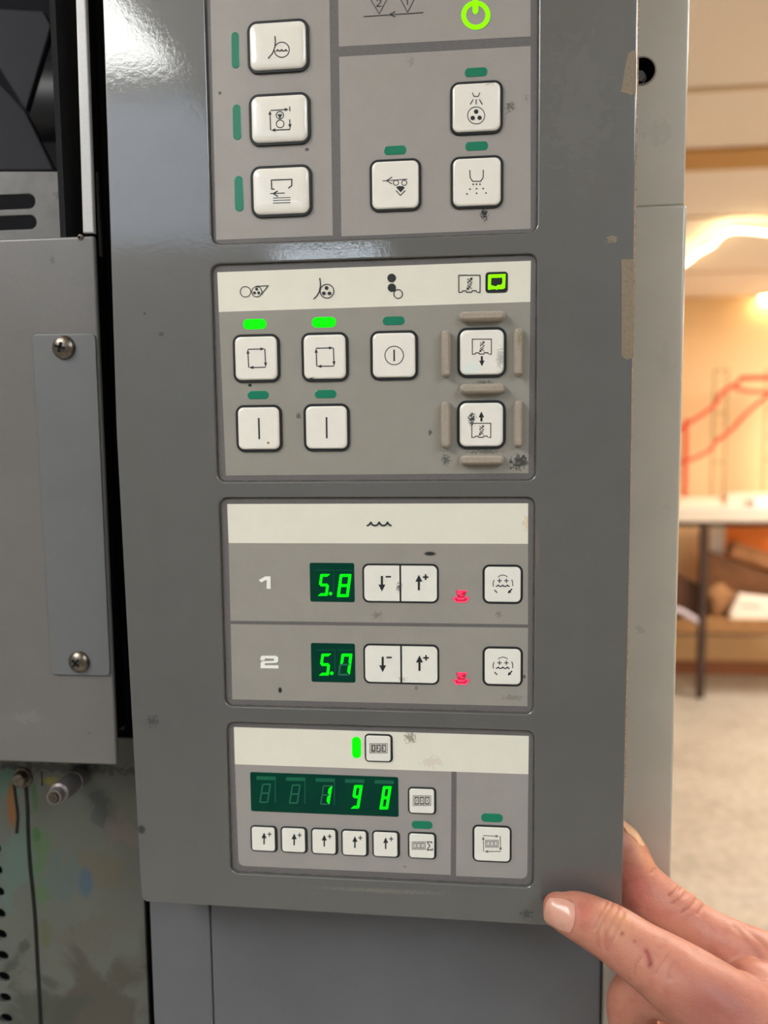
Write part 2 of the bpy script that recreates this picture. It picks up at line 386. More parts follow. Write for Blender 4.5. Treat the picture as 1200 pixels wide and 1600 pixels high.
# keypad backing plates
faces = [K1, K2, K3, K4]; kp = []
for i, (a, b, c, d) in enumerate(Wn):
    X = RR(a, b, c, d); e = .0006
    kp.append(mk('keypad', keycap(X[0]-e, X[1]+e, X[2]-e, X[3]+e, .0045, [(0, TB-.002), (0, YK)]), M_kborder, cp))
    # grime line in the joint around the keypad
    o_, i_ = rround(X[0]+.0001, X[1]-.0001, X[2]+.0001, X[3]-.0001, .004, 7), rround(X[0]+.0006, X[1]-.0006, X[2]+.0006, X[3]-.0006, .0036, 7)
    n_ = len(o_); V = [(x, YK-.00006, z) for x, z in o_]+[(x, YK-.00006, z) for x, z in i_]
    mk('sealing_joint', (V, [(k, (k+1) % n_, n_+(k+1) % n_, n_+k) for k in range(n_)]), M_dirtline, kp[-1], recalc=False)
def quad_face(name, pts, m_, par, r=0.0, dy=.0001):
    P = [P2(x, y, YK) for x, y in pts]; P = round_poly(P, r) if r else P
    return mk(name, loft([[(x, YK+.0002, z) for x, z in P], [(x, YK-dy, z) for x, z in P]]), m_, par)
quad_face('keypad_face', [(325.5, -120), (513, -120), (520, 368), (338, 375)], K1, kp[0])
quad_face('keypad_face', [(527, -120), (829, -120), (829, 57), (529.5, 73)], K1, kp[0])
quad_face('keypad_face', [(530, 89), (829, 72), (829, 357.5), (533.5, 369.5)], K1, kp[0])
quad_face('keypad_face', [(342, 487.5), (828.7, 471.7), (825.5, 739.3), (353, 743)], K2, kp[1])
quad_face('white_strip', [(339.5, 425.5), (829.5, 407.5), (828.7, 471.7), (342, 487.5)], STR, kp[1])
quad_face('keypad_face', [(357.3, 848.4), (825, 849.7), (825, 975.6), (360.2, 969.8)][:4], K3, kp[2])
quad_face('keypad_face', [(360.4, 975.2), (825, 981), (824, 1103.5), (363, 1092.5)], K3, kp[2])
quad_face('white_strip', [(355, 787.5), (825.2, 786.4), (825, 849.7), (357.3, 848.4)], STR, kp[2])
quad_face('white_strip', [(365.5, 1136), (826.3, 1150), (825.5, 1209.6), (367, 1194)], STR, kp[3])
quad_face('keypad_face', [(367, 1194), (705.5, 1205.5), (704, 1367), (373, 1352.5)], K4, kp[3], [0, 0, 0, .0035])
quad_face('keypad_face', [(713.5, 1205.8), (825.5, 1209.6), (823.8, 1373), (712.5, 1368.5)], K4, kp[3], [0, 0, .0035, 0])

def button(i, R, style, r=12, inset=3.0, ins_r=None, split=None):
    """R: outline extents in image px; style: 'dome' | 'key' | 'flat'"""
    Y = YK; x0, x1, z0, z1 = RR(*R, Y); k = PX(Y)
    hts = {'dome': (.0012, .0021), 'key': (.0010, .0017), 'flat': (.0003, .00055), 'small': (.0005, .0011)}[style]
    ins = inset*k; insr = (ins_r if ins_r is not None else inset)*k
    def cap(a, b, c, d, rr):
        h = hts[1]
        if style == 'dome': pr = [(0, Y), (0, Y-h*.45), (.0003, Y-h*.75), (.0012, Y-h*.95), (.0030, Y-h*1.04), (.0060, Y-h*1.08)]
        elif style == 'key': pr = [(0, Y), (0, Y-h*.6), (.00025, Y-h*.85), (.0008, Y-h), (.0014, Y-h*1.0)]
        else: pr = [(0, Y), (0, Y-h*.8), (.00015, Y-h)]
        return keycap(a, b, c, d, rr, pr), Y-pr[-1][1]
    g, h = cap(x0+ins, x1-insr, z0+ins, z1-ins, (r-inset)*k)
    b = mk('push_button', g, M_capflat if style in ('flat', 'small') else M_cap, cp, smooth=True, sharp=60)
    mk('surround', keycap(x0, x1, z0, z1, r*k, [(0, Y), (0, Y-hts[0]*.7), (.0002, Y-hts[0])]), M_sur, b)
    return b, Y-h-.00005
def lamp(R, m_, rr=None, name='indicator_lamp', label=None):
    x0, x1, z0, z1 = RR(*R, YK); r = min(x1-x0, z1-z0)/2*.92
    return mk(name, keycap(x0, x1, z0, z1, r, [(0, YK), (0, YK-.0002), (.0002, YK-.0003)]), m_, cp, smooth=True, sharp=60, label=label)

# ---- keypad 1
b, y = button(0, (387.3, 32.3, 483.5, 115), 'dome', 15, 4.0)
P = Print(380, 20, 4.85, y).ring(292, 280, 57, 8).line([(240, 176), (244, 215), (240, 262), (222, 308), (188, 347)], 8)
P.wave(262, 322, 290, 2, 18, 8); prt('symbol', P, M_ink, b)
b, y = button(0, (390, 146.5, 485.7, 228), 'dome', 15, 4.0)
P = Print(380, 20, 4.85, y).arrow((207, 740), (345, 732), 7, 30, 28).line([(352, 710), (354, 746)], 7).arrow((352, 808), (356, 876), 7, 32, 28)
P.line([(356, 870), (352, 886)], 6).arrow((355, 884), (212, 890), 7, 32, 28).arrow((208, 890), (202, 742), 7, 30, 28)
P.ring(278, 776, 28, 7).ring(280, 842, 29, 7).poly((258, 768), (298, 768), (278, 805)); prt('symbol', P, M_ink, b)
b, y = button(0, (392.7, 259, 488.3, 340), 'dome', 15, 4.0)
P = Print(380, 20, 4.85, y).line([(238, 1337), (216, 1336), (214, 1268), (368, 1262), (368, 1310), (342, 1330)], 8).line([(204, 1370), (314, 1366)], 6)
P.line([(262, 1350), (228, 1370), (264, 1392)], 8)
for q in (0, 19, 38): P.line([(226, 1404+q), (358, 1399+q)], 5)
prt('symbol', P, M_ink, b)
b, y = button(0, (578, 249, 658.3, 331), 'key', 13, 3.8)
P = Print(300, 0, 3, y).line([(893, 848), (1010, 840)], 3.5).line([(938, 830), (912, 847), (938, 862)], 4).ring(956, 857, 12, 4).ring(995, 857, 12, 4)
P.poly((956, 878), (968, 872), (988, 872), (998, 880), (978, 902)).line([(956, 893), (977, 916), (1000, 893)], 4); prt('symbol', P, M_ink, b)
b, y = button(0, (703.3, 127.7, 785.7, 211), 'key', 13, 3.8)
P = Print(640, 0, 3, y).line([(294, 434), (302, 452), (322, 452), (329, 434)], 3.5).line([(298, 466), (284, 490)], 4).line([(312, 466), (312, 490)], 4).line([(327, 466), (341, 490)], 4)
P.ring(312, 541, 40, 4)
for q in ((312, 523), (296, 553), (328, 552)): P.disc(*q, 10.5)
prt('symbol', P, M_ink, b)
b, y = button(0, (704, 244.3, 786.3, 326.5), 'key', 13, 3.8)
P = Print(640, 0, 3, y).line([(282, 797), (284, 832), (295, 850), (333, 850), (345, 832), (345, 796)], 4)
for q in ((298, 864), (314, 864), (330, 864), (283, 887), (314, 885), (345, 884), (269, 909), (314, 906), (358, 905)): P.disc(*q, 4)
prt('symbol', P, M_ink, b)
for R in ((361.7, 50.5, 374, 107), (364, 163.5, 377, 218.8), (367, 275, 380.3, 330.5)): lamp(R, M_loff)
for R in ((600, 228, 635, 242), (726, 106, 761.8, 120), (726.8, 221.5, 762.8, 235.5)): lamp(R, M_loff)
P = Print(560, 0, 5, YK-.0002).line([(40, 130), (508, 98)], 6).line([(95, -5), (163, 108), (222, -5)], 5).line([(328, -8), (384, 95), (438, -8)], 5).line([(288, 90), (246, 114), (290, 134)], 7)
P.line([(95, -8), (222, -8)], 5).line([(328, -12), (438, -12)], 5)
P.line([(143, 8), (150, -2), (170, -2), (176, 10), (170, 22), (142, 50), (182, 47)], 6).line([(372, 0), (382, -6), (384, 38)], 6); prt('printed_symbol', P, M_ink, kp[0])
P = Print(560, 0, 5, YK-.0003).ring(917, 118, 95, 38, -70, 250).line([(914, -40), (914, 92)], 38).disc(914, 92, 19).disc(949.5, 28.7, 19).disc(884.5, 28.7, 19)
prt('power_symbol', P, M_lime, cp)

# ---- keypad 2
def cyc(Pn, x0, y0, x1, y1, x2, y2, x3, y3):
    "loop of four arrows: top left, top right, bottom right, bottom left"
    Pn.arrow((x0, y0), (x1, y1), 6, 30, 22).arrow((x1, y1), (x2, y2), 6, 32, 22).arrow((x2, y2), (x3, y3), 6, 32, 22).arrow((x3, y3), (x0, y0), 6, 30, 22); return Pn
b, y = button(1, (364.8, 522.3, 437.8, 597.7), 'key', 13, 4)
prt('symbol', cyc(Print(320, 390, 4.286, y), 288, 668, 402, 665, 408, 788, 294, 790), M_ink, b)
b, y = button(1, (471.7, 519.5, 544.7, 596.3), 'key', 13, 4)
prt('symbol', cyc(Print(320, 390, 4.286, y), 745, 661, 861, 658, 866, 780, 750, 782), M_ink, b)
b, y = button(1, (578.9, 516.7, 653.3, 594), 'key', 13, 4)
prt('symbol', Print(570, 390, 4.286, y).ring(197, 709, 62, 6).line([(196, 670), (197, 748)], 9), M_ink, b)
b, y = button(1, (369.5, 632.6, 441.3, 706), 'key', 13, 4)
prt('symbol', Print(320, 390, 4.286, y).line([(361, 1128), (365, 1270)], 10), M_ink, b)
b, y = button(1, (475, 630.8, 546.8, 705), 'key', 13, 4)
prt('symbol', Print(320, 390, 4.286, y).line([(815, 1122), (817, 1264)], 10), M_ink, b)
def frame_sym(Pn, x0, y0, x1, y1, w):
    "notched frame with a twisted double arrow"
    W, H = x1-x0, y1-y0
    Pn.line([(x0+W*.14, y1), (x0, y1), (x0, y0), (x1, y0), (x1, y1), (x1-W*.12, y1)], w)
    Pn.line([(x0+W*.14, y1), (x0+W*.18, y1-H*.09), (x0+W*.34, y1-H*.09), (x0+W*.37, y1-H*.01), (x0+W*.60, y1-H*.01), (x0+W*.64, y1-H*.1), (x1-W*.19, y1-H*.1), (x1-W*.15, y1)], w)
    cx = (x0+x1)/2; a = W*.13
    Pn.line([(cx-a*.8, y0+H*.20), (cx+a, y0+H*.44), (cx-a*.6, y0+H*.62), (cx+a, y0+H*.80)], w*.75)
    Pn.arrow((cx-a*.6, y0+H*.48), (cx+a*1.1, y0+H*.12), w*.75, W*.13, W*.16)
    Pn.arrow((cx+a*.8, y0+H*.56), (cx-a*1.1, y0+H*.86), w*.75, W*.13, W*.16)
    Pn.line([(cx-a*.6, y0+H*.34), (cx-a*.6, y0+H*.48)], w*.7)
    return Pn
b, y = button(1, (714.7, 511.8, 791.2, 590), 'key', 14, 4)
P = frame_sym(Print(700, 420, 5, y), 190, 550, 339, 667, 6).arrow((264, 682), (265, 762), 14, 45, 44); prt('symbol', P, M_ink, b)
b, y = button(1, (714.2, 625.6, 790, 701.5), 'key', 14, 4)
P = frame_sym(Print(700, 420, 5, y), 186, 1207, 334, 1318, 6).arrow((261, 1192), (261, 1115), 14, 45, 44); prt('symbol', P, M_ink, b)
for R in ((380, 498.5, 416.4, 514.5), (487.5, 495.5, 524.9, 511.8)): lamp(R, M_lon, label='glowing bright green indicator lamp')
for R in ((598, 494.5, 632.3, 508), (387, 610.8, 420, 623.8), (492, 609.3, 525.8, 622.3)): lamp(R, M_loff)
x0, x1, z0, z1 = RR(758.5, 425, 793.5, 457.5, YK)
wl = mk('status_window', keycap(x0, x1, z0, z1, .0015, [(0, YK), (0, YK-.0003)]), M_sur, cp)
P = Print(700, 420, 5, YK-.00045).poly((313, 50), (322, 44), (452, 40), (448, 68), (338, 72), (336, 128), (345, 128), (346, 160), (318, 165), (311, 158))
P.poly((424, 68), (450, 66), (446, 150), (430, 158), (412, 160), (408, 128), (420, 118), (425, 104)).poly((344, 128), (372, 138), (392, 124), (410, 128), (412, 160), (396, 158), (380, 165), (366, 158), (344, 162))
prt('lit_frame', P, M_lime, wl)
P = frame_sym(Print(700, 420, 5, YK-.0003), 84, 50, 250, 184, 6)
prt('printed_symbol', P, M_ink, kp[1])
P = Print(320, 390, 4.286, YK-.0003).ring(272, 282, 35, 5).ring(348, 282, 34, 5).line([(340, 246), (424, 242), (374, 306)], 5)
for q in ((347, 264), (333, 290), (361, 290)): P.disc(*q, 9.5)
prt('printed_symbol', P, M_ink, kp[1]); P = Print(320, 390, 4.286, YK-.0003)
P.ring(818, 278, 46, 6).line([(770, 190), (775, 238), (766, 282), (750, 310), (728, 332)], 6)
for q in ((815, 257), (797, 293), (835, 293)): P.disc(*q, 12.5)
prt('printed_symbol', P, M_ink, kp[1])
P = Print(570, 390, 4.286, YK-.0003).disc(180, 190, 29).disc(181, 255, 28).ring(223, 297, 29, 6); prt('printed_symbol', P, M_ink, kp[1])
def rib(R):
    x0, x1, z0, z1 = RR(*R, YK-.004); r = min(x1-x0, z1-z0)/2
    mk('guard_rib', keycap(x0-.0004, x1+.0004, z0-.0004, z1+.0004, r, [(0, YK), (.0004, YK-.0034), (.0007, YK-.0042), (.0014, YK-.0047)]), M_rib, cp, smooth=True, sharp=70)
for R in ((719, 486, 789, 500), (718.6, 600, 788.4, 614), (718.6, 711.5, 787.7, 725.5), (690, 516, 703.3, 588), (804, 512.5, 817, 586), (689.5, 628, 703.8, 699.5), (804, 626, 816.6, 698)): rib(R)

# ---- keypad 3
def seg7(Pn, x0, y0, x1, y1, on, w, sl=.0, gap=1.5):
    W = x1-x0; H = y1-y0
    def q(u, v): return (x0+u+sl*(H-v), y0+v)
    m_ = H/2
    segs = {'a': [(gap, 0), (W-gap, 0), (W-w-gap, w), (w+gap, w)], 'd': [(w+gap, H-w), (W-w-gap, H-w), (W-gap, H), (gap, H)],
            'g': [(w*.6+gap, m_-w/2), (W-w*.6-gap, m_-w/2), (W-w*.3-gap, m_), (W-w*.6-gap, m_+w/2), (w*.6+gap, m_+w/2), (w*.3+gap, m_)],
            'f': [(0, gap), (w, w+gap), (w, m_-w/2-gap), (w*.4, m_-gap), (0, m_-gap)], 'e': [(0, m_+gap), (w*.4, m_+gap), (w, m_+w/2+gap), (w, H-w-gap), (0, H-gap)],
            'b': [(W, gap), (W, m_-gap), (W-w*.4, m_-gap), (W-w, m_-w/2-gap), (W-w, w+gap)], 'c': [(W, m_+gap), (W, H-gap), (W-w, H-w-gap), (W-w, m_+w/2+gap), (W-w*.4, m_+gap)]}
    for k in on: Pn.poly(*[q(*p_) for p_ in segs[k]])
    return Pn
def display(R, name='digit_display'):
    x0, x1, z0, z1 = RR(*R, YK)
    return mk(name, keycap(x0, x1, z0, z1, .0009, [(0, YK), (0, YK-.0002), (.00015, YK-.00032)]), M_disp, cp)
DY = YK-.0004
for (R, oy, dg) in (((484.4, 879.4, 553.9, 940.3), 0, 'abcdefg'), ((486.4, 1005, 555, 1065.7), 553, 'abcf')):
    d = display(R); dx = 8 if oy else 0
    P = Print(330, 770, 4.444, DY+.00004)
    P.line([(722+dx, 538+oy), (850+dx, 538+oy), (850+dx, 700+oy)], 3).line([(868+dx, 538+oy), (975+dx, 538+oy)], 3)
    prt('cell_edge', P, M_cell, d)
    P = seg7(Print(330, 770, 4.444, DY), 738+dx, 564+oy, 808+dx, 716+oy, 'acdfg', 19, .13); P.disc(829+dx, 700+oy, 12); prt('lit_digit', P, M_seg, d)
    if oy:
        P = seg7(Print(330, 770, 4.444, DY+.00002), 872+dx, 564+oy, 952+dx, 716+oy, 'deg', 12, .13); prt('unlit_digit', P, M_unseg, d)
        P = seg7(Print(330, 770, 4.444, DY), 886, 564+oy, 962, 712+oy, dg, 20, .13)
    else: P = seg7(Print(330, 770, 4.444, DY), 872, 564, 954, 724, dg, 20, .13)
    prt('lit_digit', P, M_seg, d)
P = Print(330, 770, 4.444, YK-.0003).poly((330, 606), (376, 580), (413, 580), (413, 667), (385, 667), (385, 604), (348, 622))
prt('printed_symbol', P, M_white, kp[2])
P = Print(330, 770, 4.444, YK-.0003).poly((342, 1164), (342, 1142), (352, 1131), (448, 1131), (465, 1142), (465, 1168), (455, 1181), (372, 1184), (372, 1197), (467, 1198), (467, 1220), (343, 1218), (343, 1182), (352, 1170), (436, 1166), (436, 1152), (372, 1150), (372, 1164))
prt('printed_symbol', P, M_white, kp[2])
P = Print(560, 770, 4.138, YK-.0003).wave(80, 188, 212, 2, 32, 9); prt('printed_symbol', P, M_ink, kp[2])
for k_, (R, dv, oy) in enumerate((((566.5, 880.6, 685.7, 941.8), 625.7, 0), ((568, 1006.2, 686.4, 1068.5), 627, 522))):
    x0, x1, z0, z1 = RR(*R, YK); k = PX(YK); xd = at(dv, (R[1]+R[3])/2, YK)[0]
    for s, (a, c) in enumerate(((x0+3*k, xd-1.5*k), (xd+1.5*k, x1-3*k))):
        o_ = rround(x0+3*k, x1-3*k, z0+3*k, z1-3*k, 8*k)
        lp = [(min(max(x, a), c), z) for x, z in o_]
        lp = [q for i, q in enumerate(lp) if i == 0 or (abs(q[0]-lp[i-1][0])+abs(q[1]-lp[i-1][1])) > 1e-7]
        b = mk('push_button', loft([[(x, YK, z) for x, z in lp], [(x, YK-.0006, z) for x, z in lp]]), M_capflat, cp)
        if s == 0:
            mk('surround', keycap(x0, x1, z0, z1, 10*k, [(0, YK), (0, YK-.0003), (.0001, YK-.0004)]), M_sur, b)
            P = Print(560, 770, 4.138, YK-.0007).arrow((152+k_*5, 538+oy), (152+k_*5, 638+oy), 12, 45, 46).line([(176+k_*5, 543+oy), (211+k_*5, 543+oy)], 9)
        else:
            P = Print(560, 770, 4.138, YK-.0007).arrow((391+k_*4, 630+oy), (391+k_*4, 530+oy), 12, 45, 46).line([(416+k_*3, 545+oy), (452+k_*3, 545+oy)], 9).line([(434+k_*3, 527+oy), (434+k_*3, 563+oy)], 9)
        prt('symbol', P, M_ink, b)
for R, oy in (((753.8, 882, 817, 943.5), 0), ((753.8, 1010, 817, 1072), 977)):
    b, y = button(2, R, 'flat', 11, 3.6)
    P = Print(750, 870, 7.62, y).ring(272, 300+oy, 82, 9, -134, -46).ring(272, 325+oy, 116, 10, 165, 205).ring(272, 325+oy, 118, 10, -28, 12)
    P.line([(172, 396+oy), (205, 427+oy)], 11).arrow((382, 382+oy), (330, 438+oy), 14, 40, 44)
    for cx in (232, 314): P.line([(cx-26, 285+oy), (cx+26, 285+oy)], 9).line([(cx, 258+oy), (cx, 312+oy)], 9)
    P.wave(216, 326, 352+oy, 2, 26, 11); prt('symbol', P, M_ink, b)
for cx, cy in ((663, 672), (665, 1203)):
    P = Print(560, 770, 4.138, YK-.0003)
    P.poly((cx-55, cy+2), (cx-22, cy+2), (cx-34, cy-42), (cx+38, cy-42), (cx+22, cy), (cx+56, cy+2), (cx+50, cy+18), (cx+28, cy+38), (cx-28, cy+38), (cx-50, cy+18))
    b = prt('warning_lamp', P, M_redb, cp); b['label'] = 'glowing red warning symbol lamp'
    P = Print(560, 770, 4.138, YK-.00036).line([(cx-50, cy+6), (cx-32, cy+33), (cx+32, cy+33), (cx+50, cy+6)], 7).line([(cx-48, cy+5), (cx-22, cy+5)], 6).line([(cx+22, cy+5), (cx+50, cy+5)], 6)
    P.line([(cx-25, cy-37), (cx-16, cy-14), (cx-6, cy-34)], 5).line([(cx-25, cy-38), (cx+35, cy-38), (cx+30, cy-30)], 6).line([(cx+12, cy-28), (cx-2, cy-26), (cx-2, cy-8), (cx+16, cy-8)], 5)
    P.wave(cx-14, cx+14, cy+15, 2, 12, 6); prt('symbol', P, M_red, b)

# ---- keypad 4
d = display((391.8, 1210, 622.5, 1271.5))
cells = [(300, 482, 386, 620, ''), (514, 488, 600, 626, ''), (738, 494, 826, 634, 'bc'), (958, 492, 1046, 662, 'abcdfg'), (1166, 500, 1254, 668, 'abcdefg')]
for i, (x0, y0, x1, y1, on) in enumerate(cells):
    P = Print(340, 1120, 4.615, DY+.00004)
    cx = 280+i*213; P.line([(cx, 441+i*7), (cx+140, 444+i*7)], 22)
    if i < 3: P.line([(cx+136, 450+i*7), (cx+136, 620+i*7)], 5)
    prt('cell_edge', P, M_cell, d)
    sl = .16; W = (x1-x0)-sl*(y1-y0)
    if i < 3:
        off = ''.join(c for c in 'abcdefg' if c not in on)
        P = seg7(Print(340, 1120, 4.615, DY+.00002), x0, y0, x0+W, y1, off, 9, sl); prt('unlit_digit', P, M_unseg, d)
    if on:
        P = seg7(Print(340, 1120, 4.615, DY), x0, y0, x0+W+2, y1, on, 21 if i > 2 else 24, sl); prt('lit_digit', P, M_seg, d)
small = [(392, 1289.4, 433.8, 1330), (439, 1291.2, 480.8, 1332), (486.3, 1293.3, 528.5, 1334.5), (533.5, 1295.5, 576.2, 1337), (581.8, 1297.3, 625, 1339)]
cs = [(335, 878), (552, 885), (769, 894), (990, 904), (1212, 912)]
for R, (cx, cy) in zip(small, cs):
    b, y = button(3, R, 'small', 7, 2.6, 4.2)
    P = Print(340, 1120, 4.615, y).arrow((cx, cy+42), (cx, cy-44), 9, 42, 38).line([(cx+24, cy-32), (cx+54, cy-31)], 6).line([(cx+39, cy-48), (cx+39, cy-14)], 6)
    prt('symbol', P, M_ink, b)
DIG = {'0': [(0, 0), (1, 0), (1, 2), (0, 2), (0, 0)], '1': [(.2, .4), (.6, 0), (.6, 2)], '2': [(0, .3), (.3, 0), (.8, 0), (1, .4), (.9, .9), (0, 2), (1, 2)], '3': [(0, 0), (1, 0), (1, 1), (.3, 1), (1, 1), (1, 2), (0, 2)]}
def counter(Pn, Pw, x0, y0, x1, y1, txt, fr=5):
    W = x1-x0; H = y1-y0
    if fr: Pn.line([(x0, y0), (x1, y0), (x1, y1), (x0, y1)], fr*.7, True)
    m_ = fr*1.1; n_ = len(txt); w_ = (W-2*m_)/n_
    for i, c in enumerate(txt):
        a = x0+m_+i*w_+w_*.06; c_ = a+w_*.88
        Pn.poly((a, y0+m_), (c_, y0+m_), (c_, y1-m_), (a, y1-m_))
        dw, dh = w_*.34, H*.40; ox = (a+c_)/2-dw/2; oy = (y0+y1)/2-dh/2
        Pw.line([(ox+u*dw, oy+v*dh/2) for u, v in DIG[c]], fr*.8)
M_cnt = mat('dark_grey_print', (92, 88, 82), rough=.5)
def cbutton(R, box_, txt, sc, ox, oy, extra=None, style='small', r=7, ins=2.6, insr=3.6, fr=5):
    b, y = button(3, R, style, r, ins, insr)
    Pn = Print(ox, oy, sc, y); Pw = Print(ox, oy, sc, y-.00004); counter(Pn, Pw, *box_, txt, fr)
    if extra: extra(Pn)
    prt('symbol', Pn, M_cnt, b); prt('symbol_digits', Pw, M_white, b)
cbutton((570, 1146.5, 613.8, 1190.3), (72, 168, 180, 226), '123', 4, 560, 1120)
cbutton((637.5, 1229.5, 681.8, 1271.5), (343, 494, 452, 554), '000', 4, 560, 1120)
cbutton((637.5, 1299.8, 682, 1341.3), (336, 782, 418, 828), '000', 4, 560, 1120, lambda q: q.line([(458, 792), (458, 782), (430, 782), (446, 806), (430, 832), (462, 832), (462, 822)], 6))
cbutton((738.3, 1289, 799.3, 1346.5), (794, 772, 874, 814), '000', 4, 560, 1120, lambda q: q.arrow((780, 742), (878, 747), 4, 20, 18).arrow((886, 746), (889, 838), 4, 20, 18).arrow((888, 842), (790, 842), 4, 20, 18).arrow((783, 842), (780, 748), 4, 20, 18), 'small', 9, 3, 3)
lamp((550, 1151, 564.3, 1184.5), M_lon, label='glowing bright green indicator lamp')
for R in ((643.3, 1282.5, 675.8, 1294.7), (752, 1271, 785.5, 1284.3)): lamp(R, M_loff)

# ---- worn edge tape and chips on the right edge
def edge_patch(pts, name, m_, dy=.0002):
    P = [P2(x, y, 0) for x, y in pts]
    return mk(name, loft([[(x, .0002, z) for x, z in P], [(x, -dy, z) for x, z in P]]), m_, cp)
edge_patch([(981, 84), (990, 78), (994, 84), (993, 146), (986, 149), (970, 144), (973, 128), (977, 104)], 'tape', M_tape)
edge_patch([(971, 405), (990.5, 405), (989, 560), (979, 562), (971, 556)], 'tape', M_tape)
edge_patch([(947, 371), (956, 368), (965, 371), (962, 380), (956, 379)], 'tape', M_tape)
g = []
for y0, y1 in ((-60, 150), (155, 330), (335, 560), (566, 800), (806, 1240)):
    xa = P2(995-.0145*y0, y0)[0]; a = at(995.5-.0175*y0 if y0 > 0 else 996, y0, .003); c = at(995.5-.0175*y1, y1, .003)
    xo0 = a[0]; xo1 = c[0]
    g.append(loft([[(xo0+.0003, .0015, a[2]), (xo0+.0009, .0015, a[2]), (xo0+.0009, .009, a[2]), (xo0+.0003, .009, a[2])], [(xo1+.0003, .0015, c[2]), (xo1+.0009, .0015, c[2]), (xo1+.0009, .009, c[2]), (xo1+.0003, .009, c[2])]]))
mk('worn_edge_strip', join(*g), M_chip, cp, label='beige worn paint edge')

# ================================================================== MACHINE BODY
M_col = mat('light_grey_machine_paint', (183, 177, 161), rough=.3, coat=.4, croug=.15, var=[(30, (175, 169, 153), .6)], bump=(300, .12, .0005),
            spots=[(1030, 205, 40, 32, (160, 155, 145), .3, 260, .037), (1045, 795, 22, 22, (156, 151, 141), .3, 120, .037), (1000, 985, 12, 12, (152, 147, 138), .5, 300, .037), (1040, 570, 26, 40, (160, 155, 146), .25, 90, .037)])
YC = .038
c0 = root('machine_column', 'light grey machine column behind the right edge of the control panel', 'machine column', (at(1010, 800, YC)[0], YC+.1, 0))
xa = at(940, 1400, YC)[0]+.0005; xu = at(1074, 150, YC)[0]; xw = at(1061, 820, YC)[0]; zs = at(1035, 322, YC)[2]
hc = at(1003, 111, YC)
hole = [(hc[0]+.0062*math.cos(2*PI*i/28), hc[2]+.0062*math.sin(2*PI*i/28)) for i in range(28)]
up = plate(round_poly([(xa, zs+.0001), (xu, zs+.0001), (xu, 2.05), (xa, 2.05)], .0015), [hole], YC, .004, .0009, 3)
mk('upper_cover', join(up, box(xa+.001, xu-.002, YC+.008, YC+.25, zs+.002, 2.05)), M_col, c0, smooth=True)
lowb = box(xa, xw, YC-.0012, YC+.25, .0, zs+.0002, .0016, 4)
mk('lower_cover', lowb, M_col, c0, smooth=True)
rimo = [[(hc[0]+r*math.cos(2*PI*i/28), Y, hc[2]+r*math.sin(2*PI*i/28)) for i in range(28)] for r, Y in ((.0066, YC), (.0066, YC-.0004), (.0060, YC-.0004), (.0058, YC+.004), (.0035, YC+.0075))]
mk('socket_cup', loft(rimo, False, True), mat('socket_steel', (120, 110, 108), rough=.25, metal=1), c0, smooth=True, recalc=False)
mk('bolt_head', cyl((hc[0]-.0005, YC+.0075, hc[2]-.001), (hc[0]-.0005, YC+.003, hc[2]-.001), .0034, .0028, 6), M_dkmetal, c0)

YL = .034
M_house = mat('lower_housing_paint', (92, 93, 96), rough=.42, coat=.2, croug=.2, var=(25, (86, 86, 89), .6), bump=(400, .1, .0005))
h0 = root('lower_housing', 'dark grey housing under the control panel with one vertical seam', 'machine housing', (at(600, 1500, YL)[0], YL+.1, 0))
xs = at(330, 1500, YL)[0]; x0 = at(236, 1500, YL)[0]; x1 = at(939.5, 1500, YL)[0]; zt_ = at(600, 1380, YL)[2]
mk('housing_panel', box(xs+.0004, x1, YL, YL+.2, 0, zt_, .0012), M_house, h0, smooth=True)
mk('side_panel', box(x0, xs-.0002, YL+.0006, YL+.2, 0, zt_, .001), M_house, h0, smooth=True)

# left cover sheet
YV = .018
M_cov = mat('grey_cover_paint', (103, 100, 97), rough=.38, coat=.25, croug=.2, var=[(25, (97, 94, 91), .6), (500, (107, 104, 101), .2)], bump=(350, .12, .0005),
            spots=[(82, 405, 6, 9, (70, 70, 70), .7, 900, YV), (40, 1120, 30, 16, (116, 114, 111), .5, 200, YV), (155, 800, 4, 5, (80, 80, 80), .5, 0, YV), (139, 1146, 4, 3, (80, 80, 80), .6, 0, YV)])
l0 = root('machine_cover', 'grey sheet metal machine cover left of the control panel with a screwed strip plate', 'machine cover', (at(60, 1190, YV)[0], YV+.02, at(60, 1196, YV)[2]))
xR = [P2(147, 368, YV), P2(183, 1196, YV)]
xleft = -.36
outl = round_poly([(xR[1][0], xR[1][1]), (xR[0][0], xR[0][1]), (xleft, xR[0][1]), (xleft, xR[1][1])], .0016)
mk('cover_sheet', plate(outl, [], YV, .003, .0012, 3), M_cov, l0, smooth=True, sharp=50)
pp = round_poly([P2(52, 523, YV), P2(150, 522, YV), P2(173.5, 1055, YV), P2(82, 1053, YV)], .0028)
sp = mk('strip_plate', plate(pp, [], YV-.0012, .0015, .0003, 2), mat('strip_plate_paint', (99, 100, 100), rough=.4, coat=.2, croug=.25, var=(40, (94, 95, 95), .5), bump=(400, .08, .0004)), l0, smooth=True)
